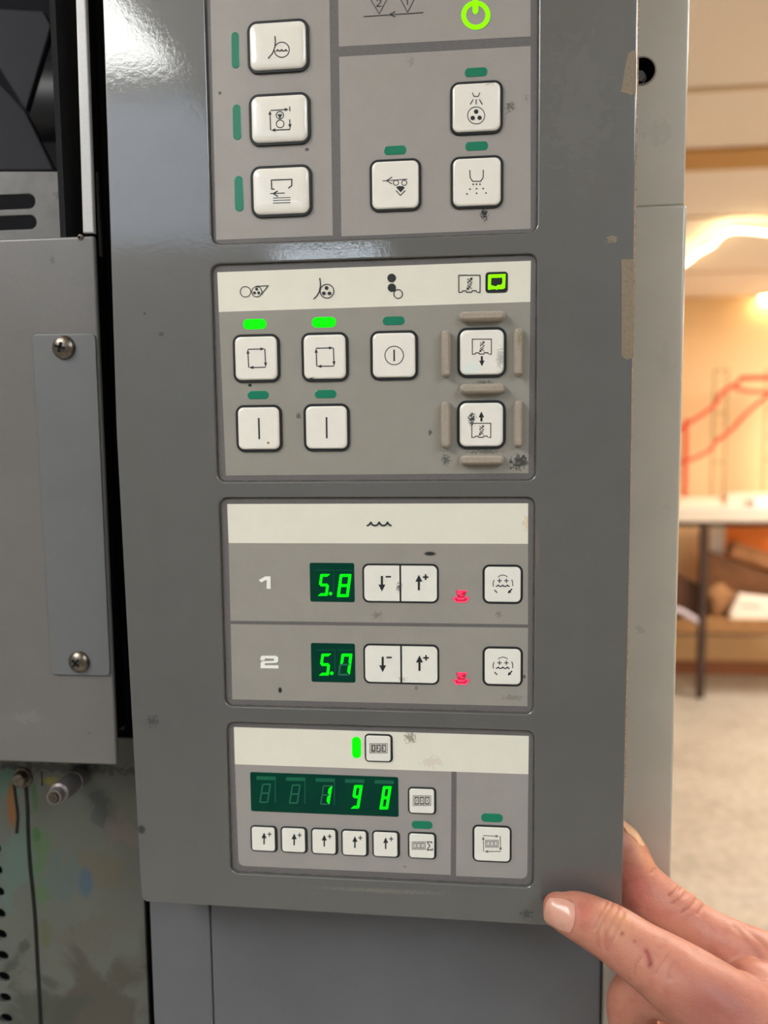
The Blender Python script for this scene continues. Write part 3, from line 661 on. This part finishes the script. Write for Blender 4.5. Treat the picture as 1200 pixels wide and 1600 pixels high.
def screw(x, y, r, Yf, par, name='screw', ang=.3):
    p = at(x, y, Yf); R = r*PX(Yf)
    prof = [(R*math.cos(a), Yf-R*.55*math.sin(a)) for a in [math.radians(q) for q in (0, 15, 30, 45, 60, 75, 86)]]
    loops = [[(p[0]+q*math.cos(2*PI*i/28), Yq, p[2]+q*math.sin(2*PI*i/28)) for i in range(28)] for q, Yq in [(R, Yf+.0008)]+prof]
    o = mk(name, loft(loops), M_steel, par, smooth=True, sharp=60)
    g = []
    for a in (ang, ang+PI/2):
        bxg = box(-R*.42, R*.42, -.0004, .0002, -R*.09, R*.09)
        g.append(xform(bxg, Matrix.Translation((p[0]-R*.1, Yf-R*.55, p[2])) @ Matrix.Rotation(a, 4, 'Y')))
    mk('cross_slot', join(*g), M_black, o); return o
screw(100, 543, 19.5, YV-.0012, l0); screw(124, 1034, 18.5, YV-.0012, l0, ang=.7)
screw(126, 370.5, 5, YV, l0, ang=.1)

# upper opening left: frame strip, slotted sheet, interior with its shade put into dark paint
u0 = root('press_opening', 'dark opening in the press above the grey cover with slotted sheet and bracket inside', 'machine opening', (at(60, 360, .06)[0], .08, at(60, 366, YV)[2]))
a, b, c, dd = P2(116, -60, YV), P2(132, -60, YV), P2(147, 364, YV), P2(129, 364, YV)
mk('edge_strip', plate([a, b, c, dd], [], YV, .003, .0008, 3), mat('bright_edge_paint', (186, 184, 182), rough=.4, coat=.3, croug=.2, var=(600, (174, 172, 170), .4)), u0, smooth=True)
def slot(x0, y0, x1, y1, Y):
    A = RR(x0, y0, x1, y1, Y); return rround(*A, (A[3]-A[2])*.49, 6)
YS = .06
so = [P2(-300, 268, YS), P2(150, 268, YS), P2(158, 400, YS), P2(-300, 400, YS)]
mk('slotted_sheet', plate(so, [slot(-60, 305, 55, 328, YS), slot(-60, 338, 57, 360, YS)], YS, .003, .0005, 2),
   mat('slotted_sheet_paint', (106, 104, 101), rough=.5, var=(60, (88, 86, 83), .7), spots=[(92, 305, 12, 10, (80, 78, 74), .8, 600, YS)]), u0)
mk('interior_back', box(-.42, at(180, 700, .3)[0], .295, .299, 1.2, 2.1), M_dkint, u0); mk('light_block_lid', box(-.42, at(180, 700, .3)[0], .0225, .294, 2.1, 2.104), M_black, u0)  # lid added out of view, keeps rear light out of the opening
mk('interior_side', box(at(160, 700, .06)[0], at(160, 700, .06)[0]+.003, .0225, .29, at(100, 1150, .052)[2]+.002, 2.1), M_black, u0)
M_brk = mat('shaded_bracket_paint', (50, 50, 55), rough=.8, spec=.2)  # bracket colour darkened to carry the shade of the opening
mk('bracket', plate([P2(x, y, .12) for x, y in ((-60, 10), (66, 17), (80, 40), (40, 172), (0, 108), (-60, 20))], [], .12, .006, .001), M_brk, u0, smooth=True)
mk('bracket', plate([P2(x, y, .16) for x, y in ((-20, 110), (38, 172), (84, 266), (-60, 266))], [], .16, .006, .001), M_brk, u0, smooth=True)
mk('roller', cyl(at(60, 160, .24), at(140, 162, .24), .028, n=32), mat('shaded_roller', (24, 24, 29), rough=.5), u0, smooth=True)

# black backing behind the gap, added to stop rear light leaking in
gx0, gx1 = at(160, 700, .06)[0]+.004, at(235, 1500, .034)[0]-.0003
b0 = mk('press_backing', join(box(gx0, gx1, .066, .31, .0, 2.05), box(-.9, at(900, 800, .3)[0], .305, .9, 0, 2.12, .01)), M_black); tag(b0, 'black backing block behind the gap left of the control panel, added against rear light', 'press backing')

# stained lower left panel, shade towards its foot put into the paint
YT = .052
STAIN_SHADE = [(62, 1360, 30, 150, (65, 89, 57), .8, 90, YT), (20, 1350, 60, 90, (73, 94, 87), .7, 60, YT), (10, 1215, 26, 60, (55, 97, 80), .8, 120, YT), (100, 1370, 70, 60, (70, 84, 82), .7, 60, YT),
      (190, 1300, 40, 50, (102, 89, 87), .7, 60, YT), (160, 1360, 60, 50, (87, 80, 65), .7, 60, YT), (150, 1560, 150, 150, (63, 57, 48), .8, 40, YT), (60, 1580, 90, 130, (55, 58, 50), .8, 40, YT),  # large brown spots at the bottom paint in the falloff of light
      (130, 1470, 100, 60, (82, 78, 70), .6, 50, YT), (155, 1255, 26, 40, (62, 63, 61), .7, 100, YT), (100, 1200, 200, 14, (36, 36, 35), .8, 200, YT), (85, 1222, 34, 14, (115, 104, 43), .9, 260, YT),  # thin dark band along the cover edge is painted shade
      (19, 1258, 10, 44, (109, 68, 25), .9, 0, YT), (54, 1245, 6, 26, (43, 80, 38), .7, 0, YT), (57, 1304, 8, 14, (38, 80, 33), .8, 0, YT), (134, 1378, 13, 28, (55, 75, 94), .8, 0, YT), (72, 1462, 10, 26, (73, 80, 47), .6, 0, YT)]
M_stain_shade = mat('stained_shaded_paint', (86, 88, 81), rough=.42, coat=.2, croug=.2, var=[(14, (76, 80, 71), .7), (50, (82, 80, 73), .4)], spots=STAIN_SHADE)
s0 = root('stained_side_panel', 'pale machine side panel stained with green, orange and black ink below the grey cover', 'machine panel', (at(100, 1500, YT)[0], YT+.02, 0))
x1 = at(229, 1500, YT)[0]
hl = [[(at(x, y, YT)[0]+rx*PX(YT)*math.cos(2*PI*i/20), at(x, y, YT)[2]+9.5*PX(YT)*math.sin(2*PI*i/20)) for i in range(20)] for x, y, rx in
      ((-6, 1326, 9), (-4, 1360, 9), (-2, 1394, 10), (-1, 1428, 11), (1, 1461, 11), (3, 1494, 12), (5, 1527, 12), (7, 1560, 12), (9, 1592, 12), (10, 1625, 12), (11, 1660, 12))]
pl_ = [(xleft, .0), (x1, .0), (x1, at(100, 1150, YT)[2]), (xleft, at(100, 1150, YT)[2])]
mk('stained_sheet', plate(pl_, hl, YT, .003, .0004, 1), M_stain_shade, s0)
mk('backing', box(xleft, x1, YT+.006, YT+.012, 0, at(100, 1150, YT)[2]), M_black, s0)
# screw, pin, ink drips
p = at(36, 1214, YT); R = 13*PX(YT)
loops = [[(p[0]+q*math.cos(2*PI*i/24), Y, p[2]+q*math.sin(2*PI*i/24)) for i in range(24)] for q, Y in ((R*1.4, YT), (R*1.3, YT-.001), (R, YT-.001), (R, YT-.004), (R*.8, YT-.0055), (R*.3, YT-.0062))]
mk('bolt', loft(loops), M_steel, s0, smooth=True)
pa = np.array(at(126, 1212, YT)); pb = np.array(at(84, 1246, .020))
pn = mk('locking_pin', cyl(pa, pb, .006, n=28, rings=[(0, .0062), (.3, .0062), (.32, .0056), (.82, .0056), (.85, .0042), (1, .0042)]), mat('brown_grey_pin', (112, 104, 102), rough=.4, metal=.4, bump=(600, .3, .0006)), s0, smooth=True)
dv = (pb-pa)/np.linalg.norm(pb-pa)
mk('pin_end', cyl(pb, pb+dv*.0012, .0032, .0026, 20), M_steel, pn, smooth=True)
M_drip = mat('black_ink', (12, 15, 12), rough=.45, spec=.3)
def drip(pts, r):
    P = [np.array(at(x, y, YT)) for x, y in pts]; g = tube(smoothpath(P, 5), r*PX(YT), 10)
    V = [(v[0], YT+(v[1]-YT)*.35, v[2]) for v in g[0]]; mk('ink_drip', (V, g[1]), M_drip, s0, smooth=True)
drip([(22, 1225), (25, 1250), (28, 1275), (26, 1302)], 3); drip([(40, 1225), (43, 1260), (44, 1300), (47, 1350), (52, 1400), (56, 1450), (59, 1510), (62, 1560), (66, 1650)], 3.8); drip([(65, 1205), (66, 1228)], 1.5)

# ================================================================== BACKGROUND: bench and what stands on it
M_top = mat('white_bench_top', (226, 216, 206), rough=.4); M_leg = mat('dark_brown_steel', (58, 42, 36), rough=.5); M_shelf = mat('brown_shelf_board', (158, 116, 72), rough=.6, var=(20, (136, 98, 58), .7))
YN = 4.6; bx0, bx1 = .70, 2.9; by1 = YN+.34
ztop = at(1100, 792, YN)[2]; zlow = at(1100, 815, YN)[2]; zs0 = at(1100, 991, YN)[2]; zs1 = at(1100, 968, YN)[2]; lx = at(1100, 900, YN)[0]
bn = root('work_bench', 'white topped work bench with dark legs and a lower shelf against the back wall', 'work bench', ((bx0+bx1)/2, YN+.17, 0))
mk('bench_top', box(bx0, bx1, YN-.02, by1, zlow, ztop, .006), M_top, bn); mk('lower_shelf', box(bx0, bx1, YN+.01, by1-.02, zs0, zs1, .003), M_shelf, bn)
mk('rail', join(box(bx0+.03, bx1-.03, YN+.002, YN+.03, zlow-.03, zlow), box(bx0+.03, bx1-.03, by1-.04, by1-.01, zlow-.03, zlow), box(bx0+.03, bx1-.03, YN+.002, YN+.012, zs0-.008, zs0+.004)), M_leg, bn)
for x in (bx0+.05, lx, bx1-.05):
    for yy in (YN, by1-.05): 
        if x == lx and yy != YN: continue
        mk('leg', box(x-.022, x+.022, yy, yy+.044, 0, zlow, .004), M_leg, bn)
def gable(name, Y, depth, pts, m_, label, cat, bev=.004, group=None, z_on=None):
    P = [P2(x, y, Y) for x, y in pts]
    if z_on is not None:
        dz = z_on-min(q[1] for q in P); P = [(q[0], q[1]+dz) for q in P]
    o = mk(name, plate(P, [], Y, depth, bev, 1), m_); tag(o, label, cat, group); return o
M_card = mat('cardboard', (170, 120, 80), rough=.8, var=(12, (140, 96, 60), .6)); M_card2 = mat('dark_cardboard', (120, 80, 50), rough=.8, var=(12, (90, 58, 36), .6))
M_paper = mat('white_paper', (245, 238, 228), rough=.7); M_org = mat('orange_plastic', (250, 140, 50), rough=.5); M_redp = mat('red_frame_paint', (226, 60, 44), rough=.35, coat=.3)
gable('cardboard_box', YN+.155, .12, [(1104, 868), (1200, 905), (1240, 905), (1240, 968), (1105, 968)], M_card2, 'brown cardboard box on the lower shelf right of the bench leg', 'box', z_on=zs1)
x_ = at(1155, 860, YN+.1); tb = box(-.15, .15, -.065, .065, -.045, .045, .006)
o = mk('cardboard_flap_box', xform(tb, Matrix.Translation((x_[0]+.12, YN+.21, at(1160, 868, YN+.21)[2])) @ Matrix.Rotation(.32, 4, 'Y')), M_card); tag(o, 'flattened cardboard carton lying tilted on top of the brown box', 'box')
bag = mk('paper_bag', plate(round_poly([P2(x, y, YN+.03) for x, y in ((1156, 928), (1165, 930), (1200, 934), (1250, 932), (1250, 984), (1190, 980), (1138, 982), (1142, 955))], .012), [], YN+.03, .05, .012, 3), M_paper)
tag(bag, 'white paper bag with faint red print lying on the lower shelf', 'bag')
P = Print(1040, 780, 5, YN+.0295).line([(590, 838), (650, 832), (700, 840), (740, 836)], 12); prt('print_line', P, mat('faint_red_print', (235, 150, 140), rough=.7), bag)
wad = []
for (x, y, r) in ((1118, 935, 16), (1130, 940, 15), (1122, 950, 15), (1136, 950, 12)):
    bm = bmesh.new(); bmesh.ops.create_icosphere(bm, subdivisions=3, radius=r*PX(YN+.05))
    for v in bm.verts: v.co *= 1+.22*math.sin(37*v.co.x+5*x)*math.cos(91*v.co.z+y)+.08*random.random()
    c = at(x, y, YN+.04); wad.append(([tuple(v.co+Vector(c)) for v in bm.verts], [[v.index for v in f.verts] for f in bm.faces])); bm.free()
g = join(*wad); V = np.array(g[0]); V[:, 2] += zs1-V[:, 2].min(); V[:, 1] = YN+.115+(V[:, 1]-YN-.04)*.45; V[:, 0] += .03
o = mk('crumpled_paper', (V, g[1]), mat('brown_packing_paper', (168, 124, 84), rough=.8), smooth=True); tag(o, 'crumpled brown packing paper beside the bench leg on the lower shelf', 'paper')
o = gable('dark_basket', YN+.06, .22, [(1040, 902), (1062, 904), (1080, 912), (1098, 922), (1096, 968), (1040, 968)], mat('dark_basket', (84, 52, 36), rough=.7), 'dark brown container left of the bench leg on the lower shelf', 'container', z_on=zs1)
o = mk('pale_tube', tube([at(1046, 950, YN+.012), at(1066, 956, YN+.012), at(1092, 972, YN+.02)], .018, 14), mat('lilac_plastic', (196, 186, 200), rough=.4), smooth=True); tag(o, 'pale lilac plastic tube in front of the dark container', 'tube')
gable('orange_crate', YN+.285, .03, [(1134, 822), (1230, 822), (1230, 985), (1137, 985)], M_org, 'orange crate standing at the back of the lower shelf', 'crate', z_on=zs1)
gable('white_board', YN+.285, .02, [(1112, 818), (1132, 818), (1128, 980), (1108, 980)], M_paper, 'narrow white board leaning behind the bench leg', 'board', z_on=zs1)
# on the bench
def paper_stack(x0, x1, y0, y1, label, m_, yo):
    A = P2(x0, y1, YN+yo); B = P2(x1, y0, YN+yo); h = B[1]-A[1]
    g = []
    for k in range(3): g.append(box(A[0]+.004*k, B[0]-.003*k, YN+yo+.003*k, YN+yo+.09, ztop+h*k/3, ztop+h*(k+1)/3-.0005))
    o = mk('paper_stack', join(*g), m_); tag(o, label, 'paper stack', 'paper stacks on the bench'); return o
paper_stack(1060, 1128, 757, 768, 'low cream paper stack at the left end of the bench top', mat('cream_paper', (250, 226, 206), rough=.7), .1)
paper_stack(1136, 1230, 757, 775, 'cream paper stack on the bench top under the red frame', mat('cream_paper_b', (248, 228, 208), rough=.7), .1)
paper_stack(1178, 1240, 777, 789, 'bright white paper stack at the front of the bench top', mat('bright_paper', (250, 252, 255), rough=.6), .0)
# red tube frame standing on the bench
YR = YN+.25
rf = root('red_tube_frame', 'red tubular metal frame standing on the work bench', 'metal frame', (at(1120, 700, YR)[0], YR, ztop))
def rt(name, pts, r=.012, Yo=0):
    mk(name, tube(smoothpath([at(x, y, YR+Yo) for x, y in pts], 4), r, 10), M_redp, rf, smooth=True)
rt('upper_brace', [(1030, 695), (1070, 665), (1112, 637), (1128, 614), (1150, 600), (1160, 590)]); rt('top_rail', [(1156, 591), (1200, 590), (1260, 592)], .016); rt('middle_rail', [(1148, 605), (1165, 611), (1200, 613), (1260, 616)])
rt('lower_brace', [(1240, 590), (1195, 622), (1165, 648), (1138, 676), (1118, 690), (1110, 702), (1085, 716), (1062, 722)], .011, .03)
for x in (1072, 1230):
    mk('post', tube([at(x, 655 if x < 1100 else 590, YR), (at(x, 700, YR)[0], YR, ztop)], .014, 10), M_redp, rf, smooth=True)
mk('foot', box(at(1058, 745, YR)[0], at(1096, 745, YR)[0], YR-.03, YR+.03, ztop, ztop+.02, .003), M_redp, rf)
# wire rack on the wall side
YW = YN+.31; M_wire = mat('green_grey_wire', (150, 144, 96), rough=.5)
for xc, ys, lab in ((1125, (578, 645, 683, 722), 'thin grey green wire rack behind the red frame, the left one'), (1206, (578, 640, 682, 718), 'thin grey green wire rack behind the red frame, at the picture edge')):
    wr = root('wire_rack', lab, 'wire rack', (at(xc, 700, YW)[0], YW, ztop)); xa_, xb_ = at(xc-10, 640, YW)[0], at(xc+10, 640, YW)[0]
    zt2 = at(xc, 577, YW)[2]
    for x in (xa_, xb_): mk('upright', cyl((x, YW, ztop), (x, YW, zt2), .006, n=8), M_wire, wr)
    for y in ys: mk('rung', cyl((xa_, YW, at(xc, y, YW)[2]), (xb_, YW, at(xc, y, YW)[2]), .005, n=8), M_wire, wr)

# ================================================================== HAND
def blob(chain, step=.0016):
    """chain: (px,py,Y,rpx) -> dense spheres"""
    out = []; P = []
    for (x, y, Y, r) in chain: P.append(np.array([*at(x, y, Y), r*PX(Y)*1.0]))
    sp = smoothpath(P, 8)
    for a, b in zip(sp, sp[1:]):
        n = max(1, int(np.linalg.norm(b[:3]-a[:3])/step))
        for k in range(n): out.append(a+(b-a)*k/n)
    out.append(sp[-1]); return out
chains = [
 # blunt end of the thumb
 [(864, 1415, -.0085, 16), (866, 1430, -.0085, 18)], [(870, 1416, -.009, 22), (884, 1421, -.0095, 26)],
 # thumb
 [(872, 1422, -.0085, 22), (886, 1427, -.0095, 31), (903, 1431, -.0105, 37), (928, 1443, -.0115, 41), (952, 1456, -.0125, 43.5), (978, 1474, -.015, 46), (1003, 1491, -.018, 49), (1035, 1512, -.021, 54), (1070, 1537, -.025, 60), (1125, 1577, -.028, 68), (1200, 1625, -.026, 80), (1300, 1670, -.02, 92)],
 # index
 [(956, 1302, .0235, 22), (965, 1316, .024, 32), (977, 1340, .0245, 38.5), (990, 1372, .024, 41), (1012, 1400, .0225, 44), (1042, 1424, .0205, 44.5), (1090, 1457, .018, 44), (1140, 1481, .015, 44), (1200, 1512, .012, 52), (1300, 1570, .006, 70)],
 # middle
 [(990, 1640, .026, 30), (988, 1600, .024, 38), (990, 1562, .021, 41), (1020, 1545, .018, 43), (1080, 1560, .013, 48), (1160, 1580, .008, 56), (1300, 1640, .002, 72)],
 # ring
 [(1010, 1715, .028, 28), (1002, 1680, .026, 36), (1012, 1645, .024, 40), (1060, 1640, .02, 42), (1140, 1660, .014, 52), (1290, 1710, .006, 72)],
 # little
 [(1050, 1775, .028, 24), (1045, 1745, .026, 30), (1062, 1718, .024, 33), (1110, 1715, .02, 36), (1180, 1730, .016, 48), (1280, 1780, .01, 66)],
 # palm, wrist, forearm
 [(1180, 1560, -.004, 60), (1260, 1640, -.004, 95), (1360, 1710, -.006, 112), (1460, 1800, -.01, 96), (1560, 1880, -.014, 90), (1760, 2050, -.02, 104), (1960, 2220, -.026, 118), (2500, 2700, -.04, 140)]]
SP = []
for c in chains: SP += blob(c, .0022)
bm = bmesh.new()
for s in SP:
    bmesh.ops.create_icosphere(bm, subdivisions=3 if s[3] < .02 else 4, radius=float(s[3])*1.015, matrix=Matrix.Translation(Vector(s[:3])))
me = bpy.data.meshes.new('tmp'); bm.to_mesh(me); bm.free()
tmp = bpy.data.objects.new('tmp', me); COL.objects.link(tmp)
md = tmp.modifiers.new('r', 'REMESH'); md.mode = 'VOXEL'; md.voxel_size = .00085
md = tmp.modifiers.new('s', 'SMOOTH'); md.factor = .5; md.iterations = 10
dg = bpy.context.evaluated_depsgraph_get(); hm = bpy.data.meshes.new_from_object(tmp.evaluated_get(dg)); bpy.data.objects.remove(tmp)
nv = len(hm.vertices); co = np.empty(nv*3); hm.vertices.foreach_get('co', co); co = co.reshape(-1, 3)
no = np.empty(nv*3); hm.vertices.foreach_get('normal', no); no = no.reshape(-1, 3)
# project to image pixels to lay creases where the skin folds
def proj(p):
    d = p-CAM; cx = d @ r_; cy = d @ d_; cz = d @ f_; return 600+FPX*cx/cz, 800+FPX*cy/cz
pxx, pyy = proj(co); disp = np.zeros(nv); CR = []; k0 = PX(-.02)
def crease(pts, depth, wid, ymin, ymax):
    global disp
    m_ = (co[:, 1] > ymin) & (co[:, 1] < ymax); best = np.full(nv, 1e9)
    P = smoothpath([np.array(q, float) for q in pts], 5)
    for a, b in zip(P, P[1:]):
        ab = b-a; L2 = ab @ ab+1e-9; t = np.clip(((pxx-a[0])*ab[0]+(pyy-a[1])*ab[1])/L2, 0, 1)
        best = np.minimum(best, np.hypot(pxx-a[0]-t*ab[0], pyy-a[1]-t*ab[1]))
    disp -= np.where(m_, depth*np.exp(-(best/wid)**2), 0); CR.append(np.where(m_, .26*np.exp(-(best/wid)**2), 0))
TH = (-.08, .0)
for q in ([(957, 1412), (945, 1432), (936, 1455), (934, 1480)], [(948, 1410), (937, 1430), (928, 1452)], [(967, 1417), (958, 1438), (948, 1462), (947, 1486)], [(975, 1425), (968, 1445), (958, 1470)]): crease(q, .0006, 2.2, *TH)
for q in ([(1043, 1492), (1032, 1508), (1024, 1522)], [(1052, 1506), (1046, 1520), (1048, 1530)], [(1002, 1496), (992, 1512), (991, 1524)]): crease(q, .0005, 2, *TH)
for q in ([(1085, 1486), (1110, 1500), (1150, 1512)], [(1150, 1508), (1170, 1530), (1200, 1545)]): crease(q, .0004, 5, *TH)
IX = (-.002, .05)
for q in ([(1074, 1392), (1066, 1402), (1052, 1412)], [(1088, 1404), (1080, 1416), (1066, 1426)], [(1062, 1384), (1056, 1392), (1046, 1400)], [(1024, 1358), (1018, 1364)], [(1100, 1414), (1090, 1428)]): crease(q, .0007, 2.4, *IX)
for q in ([(1150, 1448), (1170, 1475), (1190, 1500)], [(1165, 1448), (1185, 1470), (1210, 1490)]): crease(q, .0005, 5, *IX)
# nail bed fold on the thumb
crease([(890, 1404), (899, 1420), (899, 1440), (892, 1458)], .0004, 2.2, *TH)
# bony knuckle swellings
def bulge(x, y, r, h, ymin, ymax):
    global disp
    disp += np.where((co[:, 1] > ymin) & (co[:, 1] < ymax), h*np.exp(-((pxx-x)**2+(pyy-y)**2)/r**2), 0)
bulge(975, 1445, 26, .0008, *TH); bulge(1090, 1540, 40, .0012, *TH); bulge(1075, 1405, 22, .0008, *IX); bulge(1160, 1560, 50, .001, *TH)
bulge(912, 1420, 15, -.0004, *TH)
co2 = co+no*disp[:, None]; hm.vertices.foreach_set('co', co2.ravel())
att = hm.color_attributes.new('tint', 'FLOAT_COLOR', 'POINT'); tint = np.ones((nv, 4)); tint[:, :3] = lin((184, 122, 101))[:3]
def paint(x, y, rx, ry, c, st, ang=0, ymin=-.1, ymax=.1, hard=False):
    ca, sa = math.cos(ang), math.sin(ang); u = ((pxx-x)*ca+(pyy-y)*sa)/rx; v = (-(pxx-x)*sa+(pyy-y)*ca)/ry; d2 = u*u+v*v
    wgt = np.where(d2 < 1, 1., 0.) if hard else np.exp(-d2)
    wgt = wgt*st*((co[:, 1] > ymin) & (co[:, 1] < ymax)); tint[:, :3] = tint[:, :3]*(1-wgt[:, None])+np.array(lin(c)[:3])*wgt[:, None]
paint(912, 1428, 16, 18, (178, 92, 78), .7, ymin=-.08, ymax=0); paint(965, 1440, 34, 26, (196, 138, 102), .75, ymin=-.08, ymax=0); paint(1120, 1570, 70, 50, (152, 90, 78), .9, ymax=0)
paint(1000, 1385, 26, 40, (192, 108, 98), .7, 0, .0); paint(1060, 1410, 60, 26, (184, 120, 100), .6, .5, .0); paint(1000, 1330, 12, 40, (226, 166, 132), .8, -.4, .0)
paint(1014, 1496, 3.6, 12, (128, 34, 26), .9, -.25, -.08, 0); paint(1010, 1487, 3, 5, (128, 34, 26), .9, -.6, -.08, 0); paint(1016, 1506, 3.4, 6, (118, 30, 24), .9, .5, -.08, 0)
paint(972, 1459, 3.2, 3, (120, 44, 34), .9, 0, -.08, 0); paint(992, 1471, 2.8, 2.4, (130, 60, 44), .8, 0, -.08, 0); paint(990, 1430, 12, 6, (176, 136, 128), .5, .6, -.08, 0)
for wv in CR: tint[:, :3] = tint[:, :3]*(1-wv[:, None])+np.array(lin((140, 74, 60))[:3])*wv[:, None]  # fold lines tinted darker, crease shade put into the skin colour
att.data.foreach_set('color', tint.ravel())
M_skin = mat('skin', (184, 122, 101), rough=.48, spec=.4, sss=.18, bump=[(900, .22, .0006), (260, .2, .0012)])
nt = M_skin.node_tree; an = nt.nodes.new('ShaderNodeAttribute'); an.attribute_name = 'tint'
nz = nt.nodes.new('ShaderNodeTexNoise'); nz.inputs['Scale'].default_value = 160; gp = nt.nodes.new('ShaderNodeNewGeometry'); nt.links.new(gp.outputs['Position'], nz.inputs['Vector'])
mx = nt.nodes.new('ShaderNodeMix'); mx.data_type = 'RGBA'; mr = nt.nodes.new('ShaderNodeMapRange'); nt.links.new(nz.outputs['Fac'], mr.inputs[0]); mr.inputs[1].default_value = .45; mr.inputs[2].default_value = .75; mr.inputs[4].default_value = .5
nt.links.new(mr.outputs[0], mx.inputs[0]); nt.links.new(an.outputs['Color'], mx.inputs[6]); mx.inputs[7].default_value = lin((160, 88, 76))
nt.links.new(mx.outputs[2], nt.nodes['Principled BSDF'].inputs['Base Color'])
hm.materials.append(M_skin); hm.shade_smooth()
oh = at(1300, 1670, 0); hm.transform(Matrix.Translation(-Vector(oh))); hm.name = 'person'
hand = bpy.data.objects.new('person', hm); COL.objects.link(hand); hand.location = Vector(oh); WL[hand] = np.array(oh)
tag(hand, 'hand of a person pinching the lower right corner of the control panel, thumb in front', 'person')
# nails: curved plates laid on the finger surface
bvh = BVHTree.FromPolygons([tuple(v) for v in co2], [tuple(p.vertices) for p in hm.polygons])
M_nail = mat('fingernail', (208, 154, 134), rough=.3, coat=.3, croug=.15, sss=.1, var=(500, (200, 144, 124), .5))
def nail(corn, dirv, lift, nu=16, nv_=16, m_=M_nail, name='fingernail', org=None):
    """corn: function (u,v)->point in space outside the surface; dirv: ray direction"""
    top = []; bot = []; last = None
    for i in range(nu+1):
        for j in range(nv_+1):
            p = Vector(corn(i/nu, j/nv_)); h = bvh.ray_cast(p, Vector(dirv))
            q, nn = (h[0], h[1]) if (h[0] is not None and h[0].y < .0) else (last if last else (p, Vector(dirv)*-1)); last = (q, nn)
            e = min(i, nu-i, j, nv_-j)/3.0; e = min(1, e)
            top.append(q+nn*lift*(.25+.75*e)); bot.append(q-nn*.0004)
    n1 = nv_+1; F = []; N_ = len(top)
    for i in range(nu):
        for j in range(nv_):
            a = i*n1+j; F.append((a, a+1, a+n1+1, a+n1)); F.append((N_+a, N_+a+n1, N_+a+n1+1, N_+a+1))
    rim = [(0, j) for j in range(nv_)]+[(i, nv_) for i in range(nu)]+[(nu, j) for j in range(nv_, 0, -1)]+[(i, 0) for i in range(nu, 0, -1)]
    ids = [i*n1+j for i, j in rim]
    for a, b in zip(ids, ids[1:]+ids[:1]): F.append((a, b, N_+b, N_+a))
    return mk(name, ([tuple(v) for v in top+bot], F), m_, hand, smooth=True, sharp=60)
def sq(u, v):       # square -> rounded square
    x, y = 2*u-1, 2*v-1; k = .55; return x*math.sqrt(max(0, 1-k*y*y*.5)), y*math.sqrt(max(0, 1-k*x*x*.5))
def thumb_pt(u, v):
    x, y = sq(u, v); u, v = (x+1)/2, (y+1)/2
    A, B, C_, D = [np.array(q, float) for q in ((853, 1395), (905, 1407), (896, 1466), (843, 1439))]
    q = (A*(1-u)+B*u)*(1-v)+(D*(1-u)+C_*u)*v; return tuple(at(q[0], q[1], -.06))
d0 = np.array(at(873, 1431, 0))-CAM; d0 /= np.linalg.norm(d0)
nail(thumb_pt, tuple(d0), .0004)
# index nail: a curved plate wrapping the upper right flank of the fingertip
path = [at(x, y, .024) for x, y in ((972, 1282), (984, 1290), (996, 1301), (1006, 1317), (1014, 1334), (1021, 1354))]
path = smoothpath(path, 4); top = []; bot = []; nph = 14; Rn = .0082
for i, p in enumerate(path):
    tdir = path[min(i+1, len(path)-1)]-path[max(i-1, 0)]; tdir /= np.linalg.norm(tdir); nn = np.cross(tdir, [0, 1, 0]); nn *= np.sign(nn[0]) or 1; nn /= np.linalg.norm(nn)
    c = p-nn*(Rn+.0002); wd = math.radians(42)*min(1, .55+.45*min(i, len(path)-1-i)/3)
    for j in range(nph+1):
        ph = -wd+2*wd*j/nph; dd = nn*math.cos(ph)+np.array([0, 1, 0])*math.sin(ph); top.append(c+dd*(Rn+.0004)); bot.append(c+dd*(Rn-.0004))
n1 = nph+1; N_ = len(top); nu = len(path)-1; F = []
for i in range(nu):
    for j in range(nph):
        a = i*n1+j; F.append((a, a+1, a+n1+1, a+n1)); F.append((N_+a, N_+a+n1, N_+a+n1+1, N_+a+1))
rim = [(0, j) for j in range(nph)]+[(i, nph) for i in range(nu)]+[(nu, j) for j in range(nph, 0, -1)]+[(i, 0) for i in range(nu, 0, -1)]
ids = [i*n1+j for i, j in rim]
for a, b in zip(ids, ids[1:]+ids[:1]): F.append((a, b, N_+b, N_+a))
mk('fingernail', ([tuple(v) for v in top+bot], F), mat('pale_fingernail', (226, 178, 138), rough=.35, coat=.3, croug=.15), hand, smooth=True, sharp=60)
